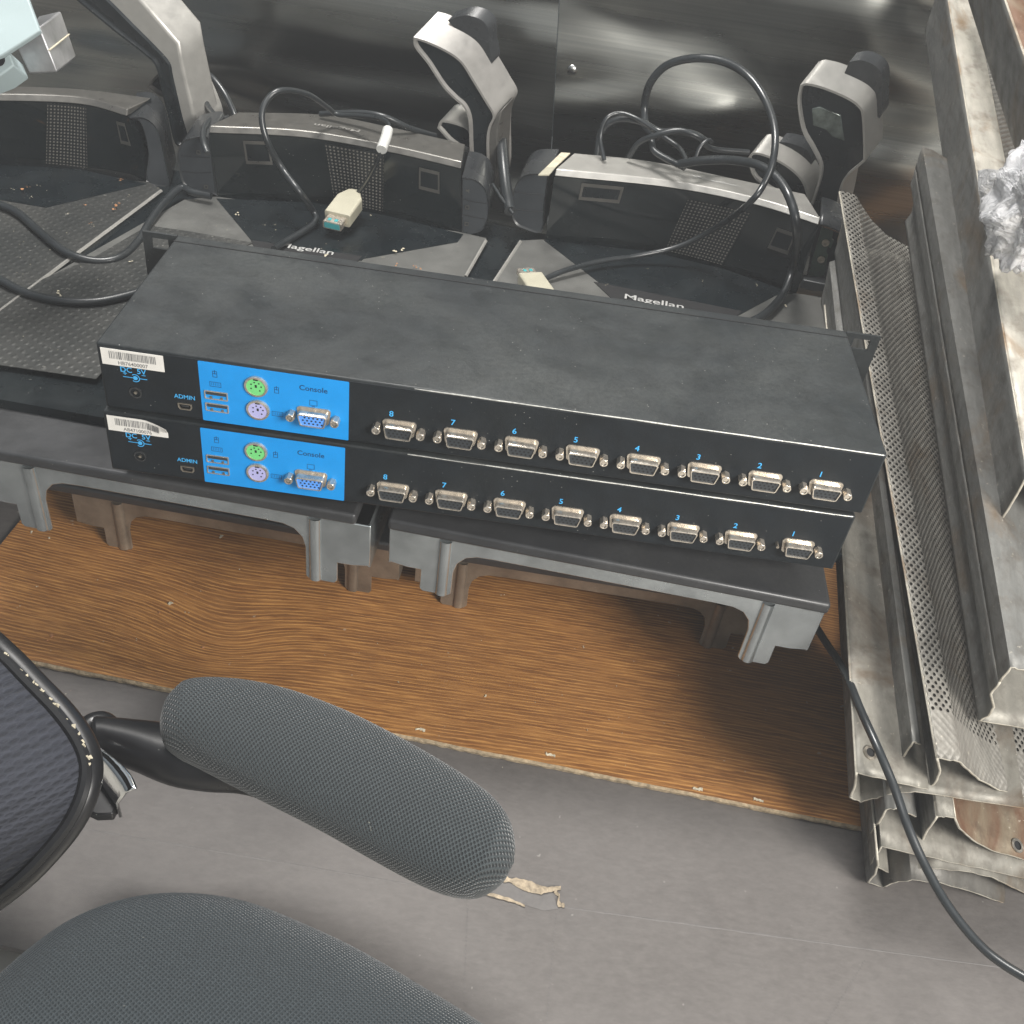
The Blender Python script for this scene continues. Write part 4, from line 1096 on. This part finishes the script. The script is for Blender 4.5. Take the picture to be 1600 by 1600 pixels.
cable('black_cable', 'black cable bunched low behind the left end of the right bezel', [(932, 245, 'd', .46), (940, 205, 'd', .465), (965, 187, 'd', .465), (1000, 190, 'd', .46), (1030, 205, 'd', .455), (1058, 205, 'd', .45), (1085, 210, 'd', .45), (1105, 222, 'd', .45)], .0036)
cable('black_cable', 'black cable crossing the tangle behind the right bezel', [(982, 245, 'd', .45), (1000, 222, 'd', .445), (1030, 210, 'd', .44), (1062, 204, 'd', .44), (1092, 214, 'd', .44), (1112, 232, 'd', .45), (1170, 238, 'd', .46)], .0030)
cable('black_cable', 'black cable curling upward out of the tangle behind the right bezel', [(1085, 252, 'd', .43), (1094, 230, 'd', .435), (1106, 219, 'd', .44), (1112, 222, 'd', .445)], .0022)
cable('black_cable', 'short black cable loop lying inside the tangle behind the right bezel', [(1018, 215, 'd', .45), (1022, 235, 'd', .44), (1045, 250, 'd', .43), (1070, 262, 'd', .42)], .0034)
cable('black_cable', 'thick black cable standing between the middle and right scanners', [(782, 200, 'd', .48), (785, 240, 'd', .45), (790, 290, 'd', .42), (797, 330, 'd', .39)], .0062)
cable('black_cable', 'thin black cable running to the right scanner left cap', [(770, 288, 'd', .42), (785, 312, 'd', .40), (802, 334, 'd', .385)], .0018)
c = thing('power_cable', 'thick black cable hanging over the rusty shelf ends down to the fibreboard', 'cable', tuple(ud(1600, 1530, .44)))
mb = MB(); mb.tube(spline([ud(1250, 940, .70), ud(1288, 1000, .68), ud(1320, 1050, .625), ud(1345, 1110, .592), ud(1372, 1170, .572), ud(1398, 1232, .563), ud(1418, 1290, .552), ud(1442, 1345, .545), ud(1478, 1410, .535), ud(1525, 1470, .525), ud(1570, 1508, .515), ud(1640, 1548, .50)], 8), .0025, 12); obj('cable_sheath', mb, M['cable'], c, smooth=True)

# ------------------------------------------------------------------ shelves stacked on the right
def shelf(label, pieces, anchor, dep, length, vpx=1090, holes=None, th=.0014):
    """long bent sheet-metal shelf: end profile drawn at the near end, extruded along its own axis"""
    dn = (R0 * ((vpx - 800) / F) - R1 * 1.497 + R2).normalized()
    A = ud(*anchor, dep); r = thing('metal_shelf', label, 'shelf', tuple(A), 'worn metal shelves stacked at the right')
    for nm, px, mat in pieces:
        P = [up(x, y, A, dn) for x, y in px]; fine = []
        for i in range(len(P) - 1):
            for k in range(4): fine.append(P[i].lerp(P[i + 1], k / 4))
        fine.append(P[-1]); acc = [0]; nz = 40
        for i in range(1, len(fine)): acc.append(acc[-1] + (fine[i] - fine[i - 1]).length)
        rows = []
        for q in range(nz + 1):
            off = dn * (length * q / nz)
            rows.append([p + off + (dn * random.uniform(-.0004, .0004) if q == 0 else Vector()) + Vector((random.uniform(-1, 1), 0, random.uniform(-1, 1))) * .00004 for p in fine])
        mb = MB(); mb.loft(rows, uv=lambda i, j: (length * i / nz, acc[j]))
        so = obj(nm, mb, [M[mat], M['sh_edge']], r, smooth=True, solid=th); so.modifiers['solid'].material_offset_rim = 1
    for x, y, rr, plx in holes or []:
        P = [up(a, b, A, dn) for a, b in plx]; n_ = (P[1] - P[0]).cross(dn).normalized()
        if n_.dot(CP - A) < 0: n_ = -n_
        q = up(x, y, P[0], n_) + n_ * (th * .5 + .0002); m = MB(); m.cyl(q, n_, rr, .0008, 18, 0, rr * .62, .0009, 1); obj('shelf_screw', m, [M['nickel_dirty'], M['hole']], r)
    return r


shelf('lowest metal shelf of the stack, resting on the fibreboard', [('side_flange', [(1355, 1379), (1367, 1366), (1372, 1352), (1371, 1342)], 'sh_steel'), ('underside', [(1355, 1379), (1380, 1387), (1398, 1379), (1425, 1375), (1470, 1380), (1530, 1397), (1570, 1412), (1600, 1430), (1680, 1480)], 'sh_in')], (1355, 1379), .652, .46)
shelf('second shelf from the bottom of the stack, long wavy cream end', [('shelf_top', [(1361, 1352), (1368, 1338), (1378, 1323), (1430, 1335), (1500, 1351), (1560, 1363), (1690, 1392)], 'sh_cream'), ('underside', [(1361, 1352), (1395, 1366), (1412, 1360), (1460, 1357), (1510, 1362), (1550, 1371), (1590, 1390), (1690, 1440)], 'sh_cream')], (1361, 1352), .644, .46)
shelf('third shelf from the bottom, short triangular grey end', [('shelf_top', [(1361, 1301), (1374, 1284), (1385, 1265), (1400, 1264), (1431, 1276)], 'sh_steel'), ('underside', [(1361, 1301), (1380, 1309), (1388, 1302), (1402, 1297), (1417, 1297)], 'sh_in')], (1361, 1301), .634, .46)
shelf('shelf with a rust brown curved face just below the perforated one', [('side_flange', [(1440, 1316), (1450, 1296), (1464, 1276)], 'sh_steel'), ('shelf_top', [(1464, 1276), (1478, 1277), (1492, 1279)], 'sh_cream'), ('curved_face', [(1492, 1279), (1500, 1296), (1520, 1313), (1550, 1330), (1600, 1343), (1700, 1362)], 'sh_rust'), ('underside', [(1440, 1316), (1500, 1327), (1600, 1366), (1700, 1400)], 'sh_cream')], (1440, 1316), .628, .40, holes=[(1587, 1322, .0045, [(1550, 1330), (1600, 1343)])])
shelf('lower left shelf with a round screw hole and grimy cream top', [('side_flange', [(1328, 1246), (1336, 1228), (1338, 1208)], 'sh_in'), ('shelf_top', [(1338, 1208), (1390, 1220), (1450, 1234)], 'sh_cream'), ('underside', [(1328, 1246), (1345, 1253), (1370, 1247), (1396, 1240), (1430, 1237), (1600, 1262)], 'sh_cream')], (1328, 1246), .612, .22, vpx=1170, holes=[(1358, 1177, .0042, [(1338, 1208), (1390, 1220)])])
shelf('narrow blue grey shelf edge wedged left of the perforated shelf', [('shelf_edge', [(1399, 1197), (1413, 1180), (1427, 1159), (1438, 1164)], 'sh_steel'), ('underside', [(1418, 1202), (1446, 1210)], 'sh_cream')], (1399, 1197), .606, .44, vpx=1070)
shelf('perforated metal shelf with rows of small holes, in the middle of the stack', [('side_flange', [(1449, 1235), (1462, 1222), (1469, 1205), (1464, 1185)], 'sh_steel'), ('perforated_top', [(1464, 1185), (1480, 1187), (1500, 1191), (1508, 1200), (1530, 1218), (1560, 1234), (1600, 1246), (1660, 1258)], 'sh_perf'), ('underside', [(1449, 1236), (1500, 1244), (1560, 1250), (1660, 1275)], 'sh_cream')], (1449, 1235), .600, .47, vpx=985)
shelf('dark blue grey shelf with a scuffed ridge between the perforated and the top shelf', [('side_flange', [(1529, 1127), (1545, 1118), (1553, 1105), (1548, 1085), (1562, 1066)], 'sh_steel'), ('shelf_top', [(1562, 1066), (1580, 1043), (1600, 1048), (1680, 1080)], 'sh_steel'), ('underside', [(1529, 1127), (1600, 1138), (1690, 1150)], 'sh_cream')], (1529, 1127), .592, .43, vpx=1130, holes=[(1550, 1028, .0045, [(1553, 1105), (1562, 1066)])])
shelf('big upper shelf with a tall blue grey side, flaking cream top and perforated trough', [('side_flange', [(1590, 836), (1556, 825), (1582, 785), (1606, 742)], 'sh_steel'), ('shelf_top', [(1606, 742), (1665, 756)], 'sh_bright'), ('perforated_trough', [(1665, 756), (1672, 790), (1700, 815), (1800, 840)], 'sh_perf')], (1556, 825), .600, .515, vpx=1215)
shelf('topmost shelf at the upper right corner, blue grey side and rusty yellow top', [('side_flange', [(1648, 425), (1664, 360), (1676, 300)], 'sh_steel'), ('shelf_top', [(1676, 300), (1800, 330)], 'sh_rust')], (1648, 425), .600, .33, vpx=1010)

# bubble wrap at the right edge
r = thing('bubble_wrap', 'crumpled clear bubble wrap hanging over the upper shelves at the right edge', 'plastic wrap', tuple(ud(1610, 320, .60)))
from mathutils import noise as mn
bmw = bmesh.new(); bmesh.ops.create_icosphere(bmw, subdivisions=5, radius=1)
c0 = ud(1622, 318, .60)
for v in bmw.verts:
    n = v.co.normalized(); k = 1 + .28 * mn.noise(n * 2.6) + .22 * abs(mn.noise(n * 5.5)) + .12 * abs(mn.noise(n * 13)) + .04 * mn.noise(n * 30)
    q = Vector((n.x * .024, n.y * .024, n.z * .036)) * k; v.co = c0 + q - Vector(r['_off'])
me = bpy.data.meshes.new('wrap'); bmw.to_mesh(me); bmw.free(); me.materials.append(M['wrap'])
for p in me.polygons: p.use_smooth = True
o = bpy.data.objects.new('crumpled_film', me); COL.objects.link(o); o.parent = r
mb = MB(); rows = []
for i in range(9):
    rows.append([ud(lerp(1528, 1600, i / 8) + random.uniform(-5, 5), lerp(270, 250, i / 8) + j * 12 + random.uniform(-4, 4), .66 - .006 * i + random.uniform(-.004, .004)) for j in range(6)])
mb.loft(rows); obj('loose_film', mb, M['wrap'], r, smooth=True, auto=False)

# ------------------------------------------------------------------ pale plate and aluminium tube, upper left
dpl = .62
r = thing('painted_plate', 'pale blue grey painted metal plate jutting in at the upper left corner', 'metal plate', tuple(ud(20, 20, dpl)))
nf = (R2 * -1).normalized()
mb = MB(); mb.prism([ud(x, y, dpl) for x, y in ((-60, -60), (30, -40), (62, 48), (4, 86), (-60, 110))], R2 * .004); obj('plate', mb, M['paleblue'], r, bevel=.0008)
mb = MB(); mb.prism([ud(x, y, dpl + .02) for x, y in ((-30, 100), (12, 78), (22, 102), (0, 118), (-30, 130))], R2 * .02); obj('plate_bracket', mb, M['paleblue'], r, bevel=.001, label='small pale blue bracket under the plate')
mb = MB(); mb.cyl(ud(-2, 94, dpl + .015), -R2, .004, .002, 14); obj('bolt', mb, M['hole'], r)
r = thing('aluminium_block', 'scuffed aluminium square block under the pale plate, upper left', 'metal block', tuple(ud(75, 70, .66)))
A_, B_, C_, D_ = ud(61, 41, .640), ud(26, 74, .650), ud(46, 116, .662), ud(90, 113, .652)
E_, F_, = ud(95, 17, .675), ud(120, 90, .687)
mb = MB(); V = [A_, B_, C_, D_, E_, F_, ud(60, 25, .690), ud(80, 96, .70)]
mb.v = V
for f in ((0, 1, 2, 3), (0, 3, 5, 4), (0, 4, 6, 1), (3, 2, 7, 5), (1, 6, 7, 2), (4, 5, 7, 6)): mb.f.append(f); mb.m.append(0)
obj('block', mb, M['alu'], r, bevel=.0012)
mb = MB(); a, b = A_.lerp(D_, .52), E_.lerp(F_, .5); n_ = (D_ - A_).cross(E_ - A_).normalized(); n_ = n_ if n_.dot(CP - A_) > 0 else -n_
mb.tube([a + n_ * .0002, b + n_ * .0002], .0005, 6); obj('seam_line', mb, M['paleflake'], r)

# ------------------------------------------------------------------ office chair
ch = thing('office_chair', 'black office chair seen from above, mesh backrest at left, padded armrest and seat', 'chair', tuple(un(150, 1500, ZW - .005)))


def pad(name, top, bot, zc, hh, mat, up_bias=0.0, n=10, m=28, pw=.85):
    A = spline([un(x, y, zc) for x, y in top], n); B = spline([un(x, y, zc) for x, y in bot], n)
    rows = []; acc = [0]; arcs = []
    for i, (a, b) in enumerate(zip(A, B)):
        c = (a + b) / 2; h_ = (b - a) / 2; e = min(1, h_.length / .02); row = []
        for k in range(m):
            t = 2 * math.pi * k / m; cs, sn = math.cos(t), math.sin(t)
            row.append(c + h_ * math.copysign(abs(cs) ** pw, cs) + Z * hh * e * (math.copysign(abs(sn) ** pw, sn) + up_bias))
        rows.append(row)
        if i: acc.append(acc[-1] + (c - (A[i - 1] + B[i - 1]) / 2).length)
    ar = []
    for row in rows:
        q = [0]
        for k in range(m): q.append(q[-1] + (row[(k + 1) % m] - row[k]).length)
        ar.append([x - q[m // 4] for x in q])
    mb = MB(); mb.loft(rows, 0, True, uv=lambda i, j: (acc[i], ar[i][j])); mb.quad(list(reversed(rows[0]))); mb.quad(rows[-1])
    return obj(name, mb, mat, ch, smooth=True, auto=False)


pad('armrest_pad', [(250, 1135), (254, 1118), (268, 1095), (305, 1074), (370, 1072), (450, 1087), (540, 1120), (630, 1165), (710, 1212), (765, 1252), (795, 1292), (804, 1325), (803, 1346)],
    [(250, 1137), (252, 1150), (262, 1165), (300, 1185), (355, 1215), (420, 1249), (500, 1290), (580, 1335), (650, 1372), (705, 1392), (750, 1392), (785, 1375), (803, 1348)], -.125, .019, M['padmesh'])
# arm support under the pad
sup = [((148, 1128), (150, 1178)), ((205, 1130), (200, 1196)), ((262, 1135), (262, 1222)), ((330, 1150), (320, 1232)), ((400, 1180), (385, 1236)), ((470, 1215), (460, 1262))]
mb = MB(); rows = []
sA = spline([un(*a, -.150) for a, b in sup], 4); sB = spline([un(*b, -.150) for a, b in sup], 4)
for a, b in zip(sA, sB):
    c_ = (a + b) / 2; h_ = (b - a) / 2; rows.append([c_ + h_ * math.cos(6.2832 * k / 16) + Z * .013 * math.sin(6.2832 * k / 16) for k in range(16)])
mb.loft(rows, 0, True); mb.quad(list(reversed(rows[0]))); mb.quad(rows[-1]); obj('arm_support', mb, M['chairblack'], ch, smooth=True, bevel=.002)
mb = MB(); mb.tube(spline([un(x, y, -.148) for x, y in ((134, 1150), (140, 1134), (158, 1128), (172, 1140), (168, 1165))], 6), .006, 10); obj('arm_hinge', mb, M['chairblack'], ch, smooth=True)
# chrome bracket
top = [(148, 1166), (165, 1176), (186, 1192), (204, 1212), (213, 1232)]; mb = MB(); rows = []
P0_ = spline([un(x, y, -.135) for x, y in top], 5); P1_ = spline([un(x, y, -.150) for x, y in ((136, 1190), (148, 1203), (162, 1222), (176, 1243), (184, 1256))], 5)
mb.loft([P0_, [a.lerp(b, .5) + Z * .003 for a, b in zip(P0_, P1_)], P1_, [p - Z * .012 for p in P1_]]); obj('chrome_bracket', mb, M['chrome'], ch, smooth=True, solid=.0015)
mb = MB(); mb.prism([un(x, y, -.158) for x, y in ((120, 1205), (150, 1208), (172, 1235), (184, 1258), (176, 1272), (150, 1273), (125, 1262))], (0, 0, -.006)); obj('bracket_plate', mb, M['chairblack'], ch, bevel=.001)
# backrest: curved knit panel and glossy frame
Rb = spline([Vector((x, y, d)) for x, y, d in ((-120, 930, .52), (-50, 972, .51), (10, 1024, .50), (55, 1070, .495), (98, 1115, .49), (128, 1158, .485), (140, 1196, .48), (134, 1238, .475), (112, 1284, .472), (75, 1330, .468), (30, 1374, .464), (-40, 1425, .46), (-120, 1470, .455))], 4)
nR = len(Rb); mb = MB(); rows = []
for i, q in enumerate(Rb):
    row = []
    for k in range(16):
        t = k / 15; x = lerp(q.x - 4, -330, t); y = lerp(q.y, lerp(980, 1420, i / (nR - 1)) + 40, t); d = q.z - .045 * math.sin(min(t * 1.1, 1) * math.pi / 2) ** .8
        row.append(ud(x, y, d))
    rows.append(row)
er = (R0 * .88 - R1 * .47).normalized(); es = (R0 * .47 + R1 * .88).normalized()
def buv(i, j):
    p = rows[i][j] - CP; bend = .12 * (p.dot(R1) - .15) ** 2 * 6; return (p.dot(er), p.dot(es) + p.dot(er) * bend)
mb.loft(rows, uv=buv); obj('backrest_mesh', mb, M['backmesh'], ch, smooth=True, auto=False)
mb = MB(); mb.tube([ud(q.x, q.y, q.z + .002) for q in Rb], .0062, 12); fr_ = obj('backrest_frame', mb, M['chairblack'], ch, smooth=True)
mb = MB(); mb.tube([ud(q.x - 5, q.y + 3, q.z - .003) for q in Rb[2:-2]], .0030, 8); obj('frame_trim', mb, M['chairblack'], fr_, smooth=True)
random.seed(21); mb = MB()
for k in range(34):
    q = Rb[random.randint(8, 24)]; p = ud(q.x + random.uniform(-3, 2), q.y + random.uniform(-4, 3), q.z - .0042); a = random.uniform(0, 6)
    mb.prism([p + (R0 * math.cos(a + t) + R1 * math.sin(a + t)) * random.uniform(.0004, .0016) for t in (0, 1.5, 3, 4.4)], -R2 * .0003)
obj('scuff', mb, M['paleflake'], fr_, label='pale paint scuffs along the glossy frame')
# seat
pad('seat_cushion', [(-160, 1760), (-80, 1622), (0, 1540), (55, 1487), (120, 1440), (200, 1410), (285, 1401), (380, 1413), (470, 1447), (560, 1490), (650, 1543), (740, 1602), (820, 1670), (880, 1760)],
    [(-160, 1765), (-160, 2100), (-120, 2300), (-60, 2500), (20, 2600), (120, 2700), (230, 2700), (360, 2700), (480, 2650), (600, 2550), (700, 2400), (780, 2200), (850, 2000), (880, 1765)], -.075, .035, M['seatmesh'], n=6, m=40, pw=1.0)

for o in bpy.data.objects:
    if '_off' in o: del o['_off']

# ------------------------------------------------------------------ thin scattering volume, added to stand in for lens veil
mb = MB(); mb.box((-2.2, -2.6, ZW - 1.03), (2.6, 1.5, 1.75))
hz = obj('veil_haze', mb, bpy.data.materials.new('veil_volume')); hz['kind'] = 'stuff'
hm = hz.data.materials[0]; hm.use_nodes = True; hn = hm.node_tree.nodes; hl = hm.node_tree.links
hn.remove(hn['Principled BSDF']); pv = hn.new('ShaderNodeVolumePrincipled'); pv.inputs['Color'].default_value = (.93, .96, 1, 1); pv.inputs['Density'].default_value = HAZE; pv.inputs['Anisotropy'].default_value = .2
hl.new(pv.outputs[0], hn['Material Output'].inputs['Volume'])
if '_off' in hz: del hz['_off']
